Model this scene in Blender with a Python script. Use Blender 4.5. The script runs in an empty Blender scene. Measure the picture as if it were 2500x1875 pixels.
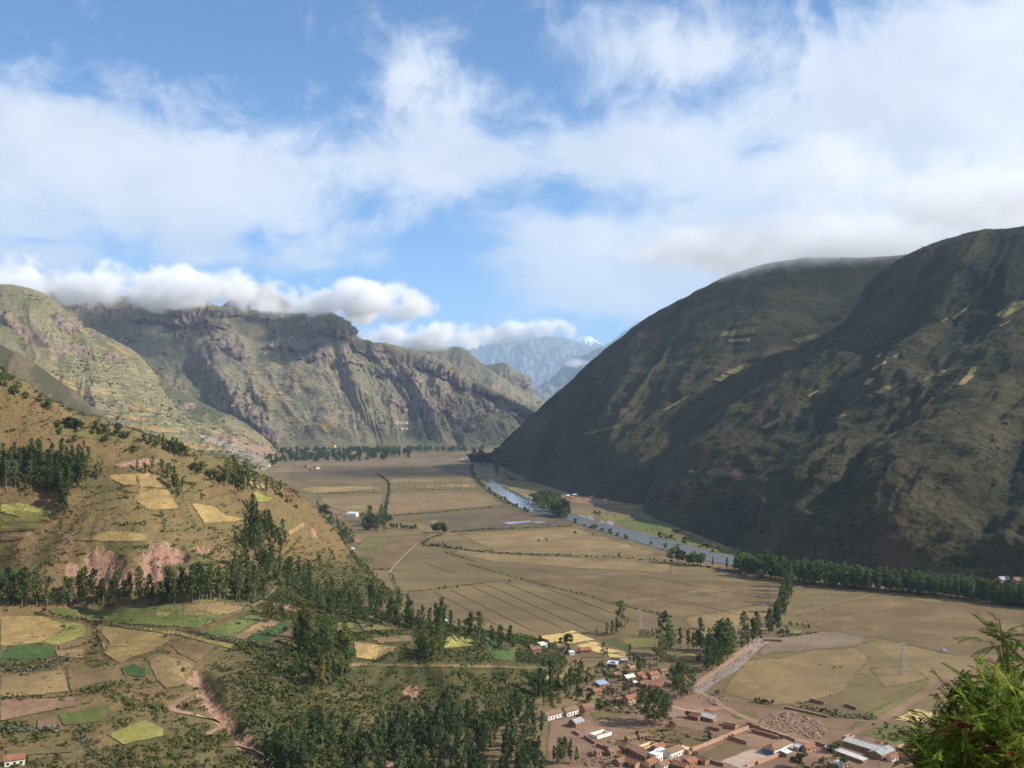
import bpy, bmesh, math, random
import numpy as np
from mathutils import Vector
from mathutils.bvhtree import BVHTree
from mathutils.geometry import delaunay_2d_cdt

R = math.radians
S = bpy.context.scene
COL = S.collection

# ------------------------------------------------------------------ camera
# lookout 220 m above the valley floor, looking down the valley along +Y
H, F, CX, YH = 220.0, 2400.0, 1250.0, 990.0
cam_d = bpy.data.cameras.new('camera')
cam_d.sensor_width = 36.0
cam_d.lens = 36.0 * F / 2500.0
cam_d.shift_y = (YH - 937.5) / 2500.0
cam_d.clip_start, cam_d.clip_end = 0.5, 200000.0
cam = bpy.data.objects.new('camera', cam_d); COL.objects.link(cam)
cam.location = (0, 0, H); cam.rotation_euler = (R(90), 0, 0)
S.camera = cam

# ------------------------------------------------------------------ sun, exposure
SUN_EL, SUN_AZ = 34.5, 97.0          # elevation; azimuth clockwise from +Y (97 = right, a little behind)
sd = bpy.data.lights.new('sun', 'SUN'); sd.energy = 5.0; sd.angle = R(0.53); sd.color = (1.0, 0.93, 0.82)
sun = bpy.data.objects.new('sun', sd); COL.objects.link(sun)
sv = Vector((math.sin(R(SUN_AZ)) * math.cos(R(SUN_EL)), math.cos(R(SUN_AZ)) * math.cos(R(SUN_EL)), math.sin(R(SUN_EL))))
sun.rotation_euler = sv.to_track_quat('Z', 'Y').to_euler()
vs = S.view_settings
vs.view_transform = 'Standard'; vs.look = 'None'; vs.gamma = 1.0; vs.exposure = 0.64
vs.use_curve_mapping = False
S.render.engine = 'CYCLES'
cy = S.cycles
cy.max_bounces = 14; cy.diffuse_bounces = 2; cy.glossy_bounces = 2; cy.transmission_bounces = 3
cy.volume_bounces = 12; cy.transparent_max_bounces = 12
cy.use_denoising = True; cy.use_adaptive_sampling = True; cy.adaptive_threshold = 0.02; cy.adaptive_min_samples = 16
cy.volume_max_steps = 256

# ------------------------------------------------------------------ node helpers
class N:
    """tiny wrapper round a node tree"""
    def __init__(s, nt): s.nt = nt; s.L = nt.links
    def new(s, t, **kw):
        n = s.nt.nodes.new(t)
        for k, v in kw.items(): setattr(n, k, v)
        return n
    def put(s, sock, v):
        if isinstance(v, bpy.types.NodeSocket): s.L.new(v, sock)
        elif isinstance(v, (tuple, list)):
            dv = sock.default_value
            sock.default_value = tuple(v) + (1.0,) if len(v) == 3 and len(dv) == 4 else tuple(v)
        else: sock.default_value = v
    def math(s, op, a, b=None, c=None, clamp=False):
        n = s.new('ShaderNodeMath', operation=op, use_clamp=clamp)
        s.put(n.inputs[0], a)
        if b is not None: s.put(n.inputs[1], b)
        if c is not None: s.put(n.inputs[2], c)
        return n.outputs[0]
    def vmath(s, op, a, b=None):
        n = s.new('ShaderNodeVectorMath', operation=op)
        s.put(n.inputs[0], a)
        if b is not None: s.put(n.inputs[1], b)
        return n.outputs[1] if op in ('LENGTH', 'DOT_PRODUCT', 'DISTANCE') else n.outputs[0]
    def noise(s, vec, scale, detail=4.0, rough=0.55, dist=0.0):
        n = s.new('ShaderNodeTexNoise'); n.inputs['Scale'].default_value = scale
        n.inputs['Detail'].default_value = detail; n.inputs['Roughness'].default_value = rough
        n.inputs['Distortion'].default_value = dist
        if vec is not None: s.L.new(vec, n.inputs['Vector'])
        return n.outputs['Fac']
    def step(s, x, lo, hi, smooth=True):
        n = s.new('ShaderNodeMapRange', interpolation_type='SMOOTHSTEP' if smooth else 'LINEAR')
        n.clamp = True
        s.put(n.inputs['Value'], x); s.put(n.inputs['From Min'], lo); s.put(n.inputs['From Max'], hi)
        return n.outputs['Result']
    def mix(s, f, a, b):
        n = s.new('ShaderNodeMix', data_type='RGBA')
        s.put(n.inputs[0], f); s.put(n.inputs[6], a); s.put(n.inputs[7], b)
        return n.outputs[2]
    def xyz(s, v):
        n = s.new('ShaderNodeSeparateXYZ'); s.L.new(v, n.inputs[0]); return n.outputs
    def comb(s, x, y, z):
        n = s.new('ShaderNodeCombineXYZ')
        for i, v in enumerate((x, y, z)): s.put(n.inputs[i], v)
        return n.outputs[0]

# ------------------------------------------------------------------ world: clear sky with a broken cloud layer
W = bpy.data.worlds.new('World'); S.world = W; W.use_nodes = True
W.cycles.sampling_method = 'MANUAL'; W.cycles.sample_map_resolution = 256
wn = N(W.node_tree); W.node_tree.nodes.clear()
sky = wn.new('ShaderNodeTexSky', sky_type='NISHITA', sun_disc=False, sun_elevation=R(SUN_EL), sun_rotation=R(SUN_AZ),
             altitude=3000.0, air_density=1.0, dust_density=0.6, ozone_density=2.2)
wdir = wn.new('ShaderNodeTexCoord').outputs['Generated']
wx, wy, wz = wn.xyz(wdir)
az = wn.math('ARCTAN2', wx, wy); el = wn.math('ARCSINE', wz)
elc = wn.math('MAXIMUM', el, 0.0)
# cloud sheet coordinates: bearing, and height stretched so that clouds flatten towards the horizon
ve = wn.math('MULTIPLY', elc, wn.math('ADD', 1.0, wn.math('MULTIPLY', elc, -0.7)))
cvec = wn.comb(az, wn.math('MULTIPLY', ve, 1.9), 0.3)
warp = wn.new('ShaderNodeTexNoise'); warp.inputs['Scale'].default_value = 5.0; warp.inputs['Detail'].default_value = 2.0
wn.L.new(cvec, warp.inputs['Vector'])
wv = wn.vmath('SCALE', wn.vmath('SUBTRACT', warp.outputs['Color'], (0.5, 0.5, 0.5)))
wv.node.inputs['Scale'].default_value = 0.16
cvec2 = wn.vmath('ADD', cvec, wv)
big = wn.noise(cvec2, 4.2, 2.0, 0.5)
fine = wn.noise(cvec2, 11.0, 8.0, 0.64)
cov = wn.math('ADD', wn.math('MULTIPLY', big, 0.45), wn.math('MULTIPLY', fine, 0.92))
# large cloud masses as they hang over this valley: (bearing, elevation, half width, half height, tilt, weight)
def ang(px, py): return math.atan((px - CX) / F), math.atan((YH - py) / F * math.cos(math.atan((px - CX) / F)))
MASS = [(330, 395, 640, 185, 0.0, .50), (-250, 440, 500, 180, 0, .26), (60, 110, 300, 90, 0, -.16), (1040, 420, 360, 90, -.12, .26), (1000, 170, 150, 160, .35, .14), (1180, 215, 260, 90, .0, .16),
        (1500, 370, 330, 70, .12, .24), (2250, 220, 640, 280, .0, .44), (1650, 120, 330, 90, -.3, .24), (2000, 420, 620, 130, 0, .30),
        (1850, 640, 700, 130, 0, .60), (1480, 700, 260, 120, 0, .40), (2700, 350, 500, 420, 0, .34), (150, 130, 330, 100, .1, .07), (560, 80, 400, 60, .0, .04), (520, 190, 220, 60, .2, .12),
        (500, 630, 520, 40, 0, .16), (1330, 590, 220, 60, 0, .26), (900, 545, 200, 45, 0, .14),
        (1090, 600, 200, 80, 0, -.28), (720, 150, 260, 90, 0, -.16), (1330, 190, 150, 110, .3, -.16), (80, 590, 300, 26, 0, -.18), (1480, 520, 130, 40, 0, -.06),
        (2140, 235, 110, 36, .0, -.16), (1880, 365, 120, 26, .1, -.14), (150, 215, 190, 40, 0, -.14), (1340, 770, 110, 30, 0, -.15)]
aev = wn.comb(az, el, 0.0)
acc = None
for (px, py, hx, hy, tl, w) in MASS:
    a0, e0 = ang(px, py)
    mp = wn.new('ShaderNodeMapping', vector_type='TEXTURE'); wn.L.new(aev, mp.inputs[0])
    mp.inputs['Location'].default_value = (a0, e0, 0); mp.inputs['Rotation'].default_value = (0, 0, tl)
    mp.inputs['Scale'].default_value = (1.75 * hx / F, 1.75 * hy / F, 1.0)
    gr = wn.new('ShaderNodeTexGradient', gradient_type='QUADRATIC_SPHERE'); wn.L.new(mp.outputs[0], gr.inputs[0])
    acc = wn.math('MULTIPLY_ADD', gr.outputs['Fac'], w * 1.15, 0.0 if acc is None else acc)
# everywhere else the same broken cover goes on
inview = wn.step(wn.math('ABSOLUTE', az), 0.62, 0.95)
back = wn.math('MULTIPLY', wn.math('MAXIMUM', inview, wn.step(el, 0.42, 0.62)), 0.16)
cov = wn.math('ADD', cov, wn.math('ADD', acc, back))
cmask = wn.math('POWER', wn.step(cov, 0.70, 1.0), 0.9)
shade = wn.noise(cvec2, 7.0, 3.0, 0.55)
thick = wn.step(cov, 0.78, 1.15)
ccol = wn.mix(wn.step(shade, 0.36, 0.66), (0.50, 0.515, 0.55), (0.68, 0.68, 0.685))
ccol = wn.mix(wn.math('MULTIPLY', thick, 0.75), (0.45, 0.50, 0.60), ccol)
SKYK = 0.09
skyc = wn.vmath('SCALE', sky.outputs[0]); skyc.node.inputs['Scale'].default_value = SKYK
tint = wn.vmath('MULTIPLY', skyc, (0.55, 0.95, 1.22))
bgc = wn.mix(wn.math('MULTIPLY', cmask, 0.97), tint, ccol)
bg = wn.new('ShaderNodeBackground'); wn.L.new(bgc, bg.inputs['Color']); bg.inputs['Strength'].default_value = 1.0
wo = wn.new('ShaderNodeOutputWorld'); wn.L.new(bg.outputs[0], wo.inputs['Surface'])

# ------------------------------------------------------------------ numpy noise
_rng = np.random.default_rng(7)
_perm = np.concatenate([_rng.permutation(512)] * 3).astype(np.int32)
_g3 = _rng.normal(size=(512, 3)); _g3 /= np.linalg.norm(_g3, axis=1)[:, None]; _g3 = _g3.astype(np.float32); _gx, _gy, _gz = (_g3[:, i].copy() for i in range(3))
def perlin(x, y, z=0.0):
    x, y, z = np.broadcast_arrays(np.asarray(x, np.float32), np.asarray(y, np.float32), np.asarray(z, np.float32))
    xi, yi, zi = np.floor(x).astype(np.int32), np.floor(y).astype(np.int32), np.floor(z).astype(np.int32)
    xf, yf, zf = x - xi, y - yi, z - zi
    u, v, w = (t * t * t * (t * (t * 6 - 15) + 10) for t in (xf, yf, zf))
    def g(dx, dy, dz):
        h = _perm[_perm[_perm[(xi + dx) & 511] + ((yi + dy) & 511)] + ((zi + dz) & 511)]
        return _gx[h] * (xf - dx) + _gy[h] * (yf - dy) + _gz[h] * (zf - dz)
    l = lambda a, b, t: a + (b - a) * t
    return 1.5 * l(l(l(g(0,0,0), g(1,0,0), u), l(g(0,1,0), g(1,1,0), u), v), l(l(g(0,0,1), g(1,0,1), u), l(g(0,1,1), g(1,1,1), u), v), w)
def fbm(x, y, z=0.0, o=5, gain=0.5):
    s, a, f = 0.0, 1.0, 1.0
    for i in range(o):
        s = s + a * perlin(x * f + 13.7 * i, y * f + 5.1 * i, z * f); a *= gain; f *= 2.03
    return s
def ridged(x, y, z=0.0, o=4, gain=0.5):
    s, a, f = 0.0, 1.0, 1.0
    for i in range(o):
        s = s + a * (1 - 2 * np.abs(perlin(x * f + 7.7 * i, y * f + 3.1 * i, z * f))); a *= gain; f *= 2.1
    return s
def sstep(x, a, b):
    t = np.clip((x - a) / (b - a), 0, 1); return t * t * (3 - 2 * t)

# ------------------------------------------------------------------ mesh helpers
def P(px, py, D): return np.array(((px - CX) / F * D, D, H - (py - YH) / F * D))
def PZ(px, py, z=0.0):
    return P(px, py, (H - z) * F / (py - YH))
def proj(v):
    return CX + F * v[..., 0] / v[..., 1], YH + F * (H - v[..., 2]) / v[..., 1]

def raw_mesh(name, verts, faces, smooth=False):
    """verts (n,3) array; faces (m,3) or (m,4) int array"""
    verts = np.asarray(verts, np.float32); faces = np.asarray(faces, np.int32)
    me = bpy.data.meshes.new(name); k = faces.shape[1]
    me.vertices.add(len(verts)); me.vertices.foreach_set('co', verts.ravel())
    me.loops.add(faces.size); me.loops.foreach_set('vertex_index', faces.ravel())
    me.polygons.add(len(faces)); me.polygons.foreach_set('loop_start', np.arange(0, faces.size, k, dtype=np.int32))
    me.polygons.foreach_set('loop_total', np.full(len(faces), k, np.int32))
    me.polygons.foreach_set('use_smooth', np.full(len(faces), bool(smooth)))
    me.update(calc_edges=True)
    return me
def link(name, me, mat=None, parent=None):
    o = bpy.data.objects.new(name, me); COL.objects.link(o)
    if mat is not None and me is not None and not me.materials: me.materials.append(mat)
    if parent is not None: o.parent = parent
    return o
def empty(name, loc=(0, 0, 0), rz=0.0):
    o = bpy.data.objects.new(name, None); COL.objects.link(o)
    o.location = loc; o.rotation_euler = (0, 0, rz); o.empty_display_size = 0.1
    return o
def tag(o, label=None, cat=None, group=None, kind=None):
    if label: o['label'] = label
    if cat: o['category'] = cat
    if group: o['group'] = group
    if kind: o['kind'] = kind
    return o
def add_attr(me, name, vals):
    a = me.attributes.new(name, 'FLOAT', 'POINT'); a.data.foreach_set('value', np.asarray(vals, np.float32).ravel())
def grid_faces(nv, nu):
    i = np.arange(nv - 1)[:, None] * nu + np.arange(nu - 1)[None, :]
    return np.stack([i, i + 1, i + nu + 1, i + nu], -1).reshape(-1, 4)
def catmull(pts, n):
    """pts (k, ..., 3) -> resampled (n, ..., 3) through the points"""
    pts = np.asarray(pts, float); k = len(pts)
    t = np.linspace(0, k - 1, n); i = np.clip(t.astype(int), 0, k - 2); f = (t - i).reshape((-1,) + (1,) * (pts.ndim - 1))
    e = np.concatenate([[2 * pts[0] - pts[1]], pts, [2 * pts[-1] - pts[-2]]])
    p0, p1, p2, p3 = e[i], e[i + 1], e[i + 2], e[i + 3]
    return 0.5 * (2 * p1 + (p2 - p0) * f + (2 * p0 - 5 * p1 + 4 * p2 - p3) * f ** 2 + (3 * p1 - p0 - 3 * p2 + p3) * f ** 3)
# ------------------------------------------------------------------ materials for the land
def new_mat(name):
    m = bpy.data.materials.new(name); m.use_nodes = True
    n = N(m.node_tree); m.node_tree.nodes.clear()
    out = n.new('ShaderNodeOutputMaterial'); b = n.new('ShaderNodeBsdfPrincipled')
    n.L.new(b.outputs[0], out.inputs['Surface'])
    b.inputs['Roughness'].default_value = 0.9; b.inputs['Specular IOR Level'].default_value = 0.12
    return m, n, b
def bump(n, b, h, dist, strength=1.0):
    k = n.new('ShaderNodeBump'); k.inputs['Distance'].default_value = dist; k.inputs['Strength'].default_value = strength
    n.L.new(h, k.inputs['Height']); n.L.new(k.outputs[0], b.inputs['Normal'])
def geo(n): return n.new('ShaderNodeNewGeometry')
def attr(n, a): return n.new('ShaderNodeAttribute', attribute_name=a).outputs['Fac']

def mountain_mat(name, grass, dry, rockA, rockB, scale=1.0, shrub=(0.035, 0.045, 0.025), terr=0.5, shrub_amt=0.5, gully_amt=0.6):
    m, n, b = new_mat(name)
    g = geo(n); p = g.outputs['Position']; nz = n.xyz(g.outputs['True Normal'])[2]
    big = n.noise(p, 0.004 * scale, 4); mid = n.noise(p, 0.018 * scale, 5, 0.6); fin = n.noise(p, 0.09 * scale, 5, 0.65)
    c = n.mix(n.step(n.math('ADD', n.math('MULTIPLY', big, 0.5), n.math('MULTIPLY', mid, 0.5)), 0.38, 0.62), grass, dry)
    # low scrub in patches
    sh = n.math('MULTIPLY', n.step(n.math('ADD', n.math('MULTIPLY', fin, 0.65), n.math('MULTIPLY', mid, 0.35)), 0.5, 0.6), shrub_amt)
    c = n.mix(sh, c, shrub)
    c = n.mix(n.math('MULTIPLY', n.step(n.math('ADD', attr(n, 'gul'), n.math('MULTIPLY', n.math('SUBTRACT', mid, .5), .6)), .55, .2), gully_amt), c, shrub)
    # old farming terraces: thin contour lines and strips
    z = n.xyz(p)[2]
    zz = n.math('ADD', n.math('MULTIPLY', z, 0.055 * scale), n.math('MULTIPLY', n.noise(p, 0.006 * scale, 4), 5.0))
    fr = n.math('FRACT', zz)
    line = n.math('MULTIPLY', n.step(fr, 0.72, 0.86), attr(n, 'terrace'))
    line = n.math('MULTIPLY', line, n.step(n.noise(p, 0.012 * scale, 3), .46, .62))
    strip = n.noise(n.vmath('MULTIPLY', p, (0.013, 0.013, 0.07)), 1.0 * scale, 3)
    strip = n.math('MULTIPLY', n.step(strip, 0.52, 0.62), attr(n, 'terrace'))
    c = n.mix(n.math('MULTIPLY', strip, terr), c, (dry[0] * 1.35, dry[1] * 1.32, dry[2] * 1.1))
    c = n.mix(n.math('MULTIPLY', line, terr * 1.1), c, shrub)
    # rock: by slope and where cliffs stand
    rk = n.math('ADD', n.step(nz, 0.50, 0.33), n.math('MULTIPLY', n.step(n.math('ADD', attr(n, 'rock'), n.math('MULTIPLY', n.math('SUBTRACT', fin, 0.5), 0.9)), 0.35, 0.65), n.step(nz, 0.93, 0.72)), clamp=True)
    stre = n.noise(n.vmath('MULTIPLY', p, (0.05, 0.05, 0.012)), 1.0 * scale, 5, 0.65)
    rc = n.mix(n.step(stre, 0.36, 0.64), rockA, rockB)
    c = n.mix(rk, c, rc)
    c = n.mix(n.math('MULTIPLY', attr(n, 'scar'), n.step(fin, 0.25, 0.5)), c, (rockB[0] * 1.2, rockB[1] * .98, rockB[2] * .9))
    n.L.new(c, b.inputs['Base Color'])
    h = n.math('ADD', n.math('MULTIPLY', fin, 1.0), n.math('MULTIPLY', mid, 1.2))
    bump(n, b, h, 9.0 / scale, 0.9)
    return m

def patch(name, ctrl, nu, nv, mat, gully=30.0, gs=260.0, fine=10.0, cliffs=(), lift=0.0, seed=0.0, terr=(), rockbase=0.0, edge=0.25, scars=()):
    """a mountain side lofted through rows of control points (foot first, then up to the crest and down its back)"""
    c = np.asarray(ctrl, float)                     # rows, cols, 3
    g = catmull(c, nv); g = np.swapaxes(catmull(np.swapaxes(g, 0, 1), nu), 0, 1)
    crest_row = (len(c) - 2) / (len(c) - 1)
    v = np.linspace(0, 1, nv)[:, None] / crest_row; u = np.linspace(0, 1, nu)[None, :]
    width = np.linalg.norm(c[:, -1] - c[:, 0], axis=-1).mean()
    up = np.linalg.norm(c[-2] - c[0], axis=-1).mean()
    X = u * width / gs; Y = v * up / (gs * 3.2)
    X = X + 0.35 * fbm(X * 0.7 + seed, Y * 1.3 + 4.0, seed, 3)
    du = np.gradient(g, axis=1); dv = np.gradient(g, axis=0)
    nrm = np.cross(du, dv); nrm /= np.linalg.norm(nrm, axis=-1)[..., None] + 1e-9
    nrm = np.where((nrm[..., 2] < 0)[..., None], -nrm, nrm)
    vis = np.clip(v, 0, 1)
    win = sstep(v, 0.0, 0.16) * (1 - (1 - edge) * sstep(v, 0.70, 1.0))
    rid = ridged(X, Y, seed + 1.5, 5, 0.5)
    w = g[..., :]
    f3 = fbm(w[..., 0] / 120 + seed, w[..., 1] / 120, w[..., 2] / 90, 5, 0.55)
    d = (gully * (rid - 0.6) + fine * f3) * win + lift * np.sin(np.pi * vis)
    g2 = g + nrm * d[..., None]
    px, py = proj(g)
    rock = np.full(px.shape, rockbase); ter = np.zeros(px.shape); scar = np.zeros(px.shape)
    wob = 0.35 * fbm(g[..., 0] / 70, g[..., 1] / 70, g[..., 2] / 70, 3)
    hz = nrm.copy(); hz[..., 2] *= 0.25; hz /= np.linalg.norm(hz, axis=-1)[..., None]
    flute = ridged(px / 12.0 + 1.6 * wob, py / 130.0, seed + 9.0, 3, 0.6) if cliffs else 0
    for (cx, cy, rx, ry, amp, tilt) in cliffs:
        amp *= .42; rx *= 1.05; ry *= 1.1
        ca, sa = math.cos(tilt), math.sin(tilt)
        ex = ((px - cx) * ca + (py - cy) * sa) / rx; ey = (-(px - cx) * sa + (py - cy) * ca) / ry
        r = np.sqrt(ex ** 2 + ey ** 2) + wob
        m = 1 - sstep(r, 0.72, 1.0); eyw = ey + wob * .8 + .18 * (flute - .5)
        mm = m * sstep(eyw, -1.1, .1) * (1 - sstep(eyw, .5, .78))
        g2 = g2 + hz * (mm * amp * (0.8 + 0.5 * flute))[..., None]; m = np.maximum(m * .55 * sstep(eyw, -.6, .2), m * sstep(eyw, -.3, .3))
        rock = np.maximum(rock, m)
    for (cx, cy, rx, ry, tl, k) in terr:
        ca, sa = math.cos(tl), math.sin(tl)
        ex = ((px - cx) * ca + (py - cy) * sa) / rx; ey = (-(px - cx) * sa + (py - cy) * ca) / ry
        ter = np.maximum(ter, k * (1 - sstep(np.sqrt(ex ** 2 + ey ** 2) + wob, 0.6, 1.1)))
    for (cx, cy, rx, ry, tl, k) in scars:
        ca, sa = math.cos(tl), math.sin(tl)
        ex = ((px - cx) * ca + (py - cy) * sa) / rx; ey = (-(px - cx) * sa + (py - cy) * ca) / ry
        scar = np.maximum(scar, k * (1 - sstep(np.sqrt(ex ** 2 + ey ** 2) + wob * .7, 0.6, 1.05)))
    me = raw_mesh(name, g2.reshape(-1, 3), grid_faces(nv, nu), True)
    add_attr(me, 'rock', rock); add_attr(me, 'terrace', ter); add_attr(me, 'scar', scar)
    add_attr(me, 'gul', np.clip((rid - .25) / 1.25, 0, 1))
    o = link(name, me, mat); tag(o, kind='structure')
    return o, g2

def rows_between(base, crest, k, sag=None):
    """k rows from foot to crest, straight in 3D, with an optional hollow (negative) or bulge (positive) in metres"""
    base = np.asarray(base, float); crest = np.asarray(crest, float); out = []
    for i in range(k):
        t = i / (k - 1); r = base + (crest - base) * t
        if sag is not None: r = r + np.array((0, 0, 1.0)) * np.asarray(sag)[..., None] * math.sin(math.pi * t) if np.ndim(sag) else r + np.array((0, 0, float(sag) * math.sin(math.pi * t)))
        out.append(r)
    return out
def fl(px, py): return PZ(px, py, 0.0)

M_LEFT = mountain_mat('scrub_mountain', (0.145, 0.138, 0.075), (0.215, 0.175, 0.11), (0.08, 0.066, 0.064), (0.27, 0.19, 0.15), terr=0.6, shrub_amt=0.4, gully_amt=.45)
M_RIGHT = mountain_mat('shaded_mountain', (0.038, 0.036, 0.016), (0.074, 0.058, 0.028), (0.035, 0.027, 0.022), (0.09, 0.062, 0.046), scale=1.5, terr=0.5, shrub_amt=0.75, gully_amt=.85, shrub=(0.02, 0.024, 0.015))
M_SPUR = mountain_mat('terraced_spur', (0.15, 0.145, 0.065), (0.25, 0.205, 0.112), (0.09, 0.072, 0.062), (0.30, 0.21, 0.16), scale=1.3, terr=0.8, shrub_amt=0.5)
M_BROWN = mountain_mat('brown_slope', (0.11, 0.092, 0.05), (0.155, 0.115, 0.068), (0.09, 0.07, 0.06), (0.2, 0.15, 0.12), scale=2.0, terr=0.2, shrub_amt=0.5)
M_FAR = mountain_mat('far_range', (0.15, 0.14, 0.085), (0.20, 0.17, 0.12), (0.10, 0.095, 0.10), (0.25, 0.21, 0.18), scale=0.2, terr=0.1, shrub_amt=0.3)
def snow_mat():
    m, n, b = new_mat('snow_rock')
    g = geo(n); p = g.outputs['Position']; nz = n.xyz(g.outputs['True Normal'])[2]
    k = n.math('ADD', n.math('MULTIPLY', n.noise(p, 0.0008, 6, 0.6), 1700.0), n.xyz(p)[2])
    c = n.mix(n.step(k, 4150.0, 4350.0), n.mix(n.noise(p, 0.002, 5), (0.11, 0.11, 0.12), (0.22, 0.2, 0.19)), (0.85, 0.87, 0.9))
    n.L.new(c, b.inputs['Base Color']); return m

# ------------------------------------------------------------------ left mountain with its cliffs
ridgeL = [(-260, 690, 5500), (-60, 700, 5600), (100, 712, 5750), (250, 726, 5850), (400, 738, 5900), (540, 755, 5900), (660, 764, 5880), (760, 769, 5850), (815, 776, 5820), (858, 822, 5790), (900, 842, 5770),
          (960, 852, 5740), (1020, 872, 5700), (1090, 904, 5640), (1160, 944, 5580), (1250, 986, 5480), (1335, 1036, 5380), (1420, 1090, 5300)]
baseL = [(-100, 1090), (110, 1092), (300, 1094), (450, 1096), (590, 1098), (710, 1099), (800, 1099), (880, 1099), (925, 1098), (965, 1098), (1010, 1097), (1060, 1096), (1110, 1096), (1160, 1095), (1210, 1094), (1270, 1092), (1350, 1087), (1440, 1092)]
cr = np.array([P(*q) for q in ridgeL]); ba = np.array([fl(*q) for q in baseL])
rw = rows_between(ba, cr, 6, sag=-28.0)
rw.append(cr + np.array((-150, 700, -420)))
CL = [(395, 775, 62, 34, 62, .1), (475, 775, 42, 62, 70, .05), (300, 830, 46, 30, 42, -.5), (515, 870, 26, 40, 48, .2), (535, 800, 30, 30, 46, 0), (405, 935, 36, 46, 52, .5), (452, 815, 22, 34, 44, 0),
      (560, 980, 30, 46, 55, .3), (620, 1010, 44, 66, 64, .45), (665, 1060, 28, 34, 40, .3), (498, 895, 16, 26, 40, 0), (575, 860, 40, 34, 38, .5),
      (720, 830, 62, 50, 66, .1), (820, 805, 46, 34, 56, .2), (745, 870, 30, 26, 44, 0), (790, 860, 22, 26, 40, 0), (855, 890, 26, 24, 46, 0), (930, 850, 20, 14, 30, 0), (965, 920, 50, 18, 40, .1),
      (1070, 900, 46, 30, 46, .5), (1110, 930, 36, 26, 44, .5), (900, 860, 40, 16, 30, .3), (1010, 935, 26, 20, 34, 0), (975, 985, 26, 40, 36, .3), (1050, 985, 46, 46, 50, .6), (1130, 1010, 50, 40, 46, .6), (1270, 1020, 30, 20, 34, .6), (1200, 1000, 46, 20, 30, .5),
      (640, 775, 46, 14, 30, 0), (560, 770, 46, 14, 30, 0)]
TL = [(330, 740, 330, 46, .05, .9), (760, 960, 200, 100, .2, .85), (700, 900, 130, 60, .2, .6), (830, 1010, 120, 70, .1, .7), (650, 770, 200, 20, 0, .6)]
left_mtn, gL = patch('mountain', [np.array(r) for r in rw], 520, 330, M_LEFT, gully=46, gs=380, fine=13, cliffs=CL, seed=2.0, terr=TL, edge=0.2)

# peak that pokes out of the cloud behind
cr = np.array([P(*q) for q in [(430, 800, 7800), (540, 752, 7800), (585, 703, 7800), (620, 695, 7800), (660, 708, 7800), (740, 765, 7800), (830, 800, 7800)]])
ba = cr.copy(); ba[:, 2] = 500; ba[:, 1] -= 600
o, _ = patch('mountain', rows_between(ba, cr, 3) + [cr + np.array((0, 500, -300))], 60, 30, M_LEFT, gully=20, gs=200, fine=12, seed=8.0, rockbase=.4)

# terraced spur that comes down from the left to the fan
cr = np.array([P(*q) for q in [(-260, 650, 4200), (-60, 695, 4200), (50, 703, 4200), (130, 735, 4220), (190, 785, 4240), (240, 813, 4260), (325, 860, 4290), (398, 932, 4320), (506, 990, 4360), (610, 1045, 4390), (652, 1090, 4400), (680, 1112, 4380)]])
ba = np.array([P(-300, 1150, 2300), P(-150, 1160, 2350), P(0, 1170, 2400), P(100, 1180, 2450), P(200, 1190, 2480), P(300, 1195, 2520), P(420, 1200, 2500), fl(540, 1180), fl(600, 1168), fl(640, 1153), fl(665, 1138), fl(690, 1126)])
rw = rows_between(ba, cr, 6, sag=-np.linspace(150, 8, 12))
spur, gS = patch('mountain', rw + [cr + np.array((-100, 420, -260))], 330, 220, M_SPUR, gully=30, gs=260, fine=10, seed=5.0,
             cliffs=[(160, 790, 40, 30, 36, .3), (130, 850, 46, 26, 30, .4), (190, 850, 26, 22, 26, .3), (60, 800, 60, 20, 24, .4), (460, 985, 16, 14, 26, 0), (270, 870, 16, 24, 26, .3)],
             terr=[(260, 960, 220, 70, .5, 1), (450, 1060, 220, 60, .4, 1), (300, 880, 160, 60, .7, .8), (80, 800, 160, 60, .5, .5)], scars=[(590, 1090, 90, 20, .35, .55), (30, 790, 70, 12, .6, .4), (70, 830, 60, 10, 1.0, .35)])

# brown slope in front of it
cr = np.array([P(*q) for q in [(-260, 720, 2150), (-120, 780, 2200), (0, 842, 2250), (60, 872, 2270), (140, 925, 2290), (220, 990, 2310), (320, 1052, 2330), (420, 1100, 2350), (520, 1150, 2350)]])
ba = cr + np.array((120, -520, 0)); ba[:, 2] = np.maximum(cr[:, 2] - 300, -5)
brown, gB = patch('mountain', rows_between(ba, cr, 4, sag=-10) + [cr + np.array((-60, 160, -130))], 150, 90, M_BROWN, gully=14, gs=160, fine=6, seed=11.0, edge=.3)

# ------------------------------------------------------------------ right-hand mountains in their own shade
crA = np.array([P(*q) for q in [(1150, 1128, 3900), (1212, 1120, 3760), (1275, 1066, 3740), (1390, 962, 3660), (1500, 862, 3600), (1620, 776, 3520), (1720, 722, 3470), (1810, 680, 3430), (1960, 646, 3300), (2200, 635, 3150), (2500, 590, 3000)]])
baA = np.array([fl(1170, 1122), fl(1206, 1131), fl(1238, 1146), fl(1275, 1164), fl(1310, 1178), fl(1352, 1192), fl(1400, 1206), fl(1455, 1216), fl(1540, 1230), fl(1640, 1232), fl(1800, 1232)])
rw = rows_between(baA, crA, 6, sag=np.array([0, 0, 5, 15, 25, 30, 30, 20, 0, -20, -40.]))
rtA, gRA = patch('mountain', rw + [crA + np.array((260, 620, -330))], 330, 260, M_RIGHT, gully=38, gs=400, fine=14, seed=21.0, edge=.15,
             terr=[(1790, 800, 130, 30, -.1, .8), (1700, 900, 120, 40, -.4, .7), (1950, 830, 100, 30, -.2, .6)],
             scars=[(1930, 890, 26, 40, .3, .5), (1880, 1000, 16, 30, .3, .4)])
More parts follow.
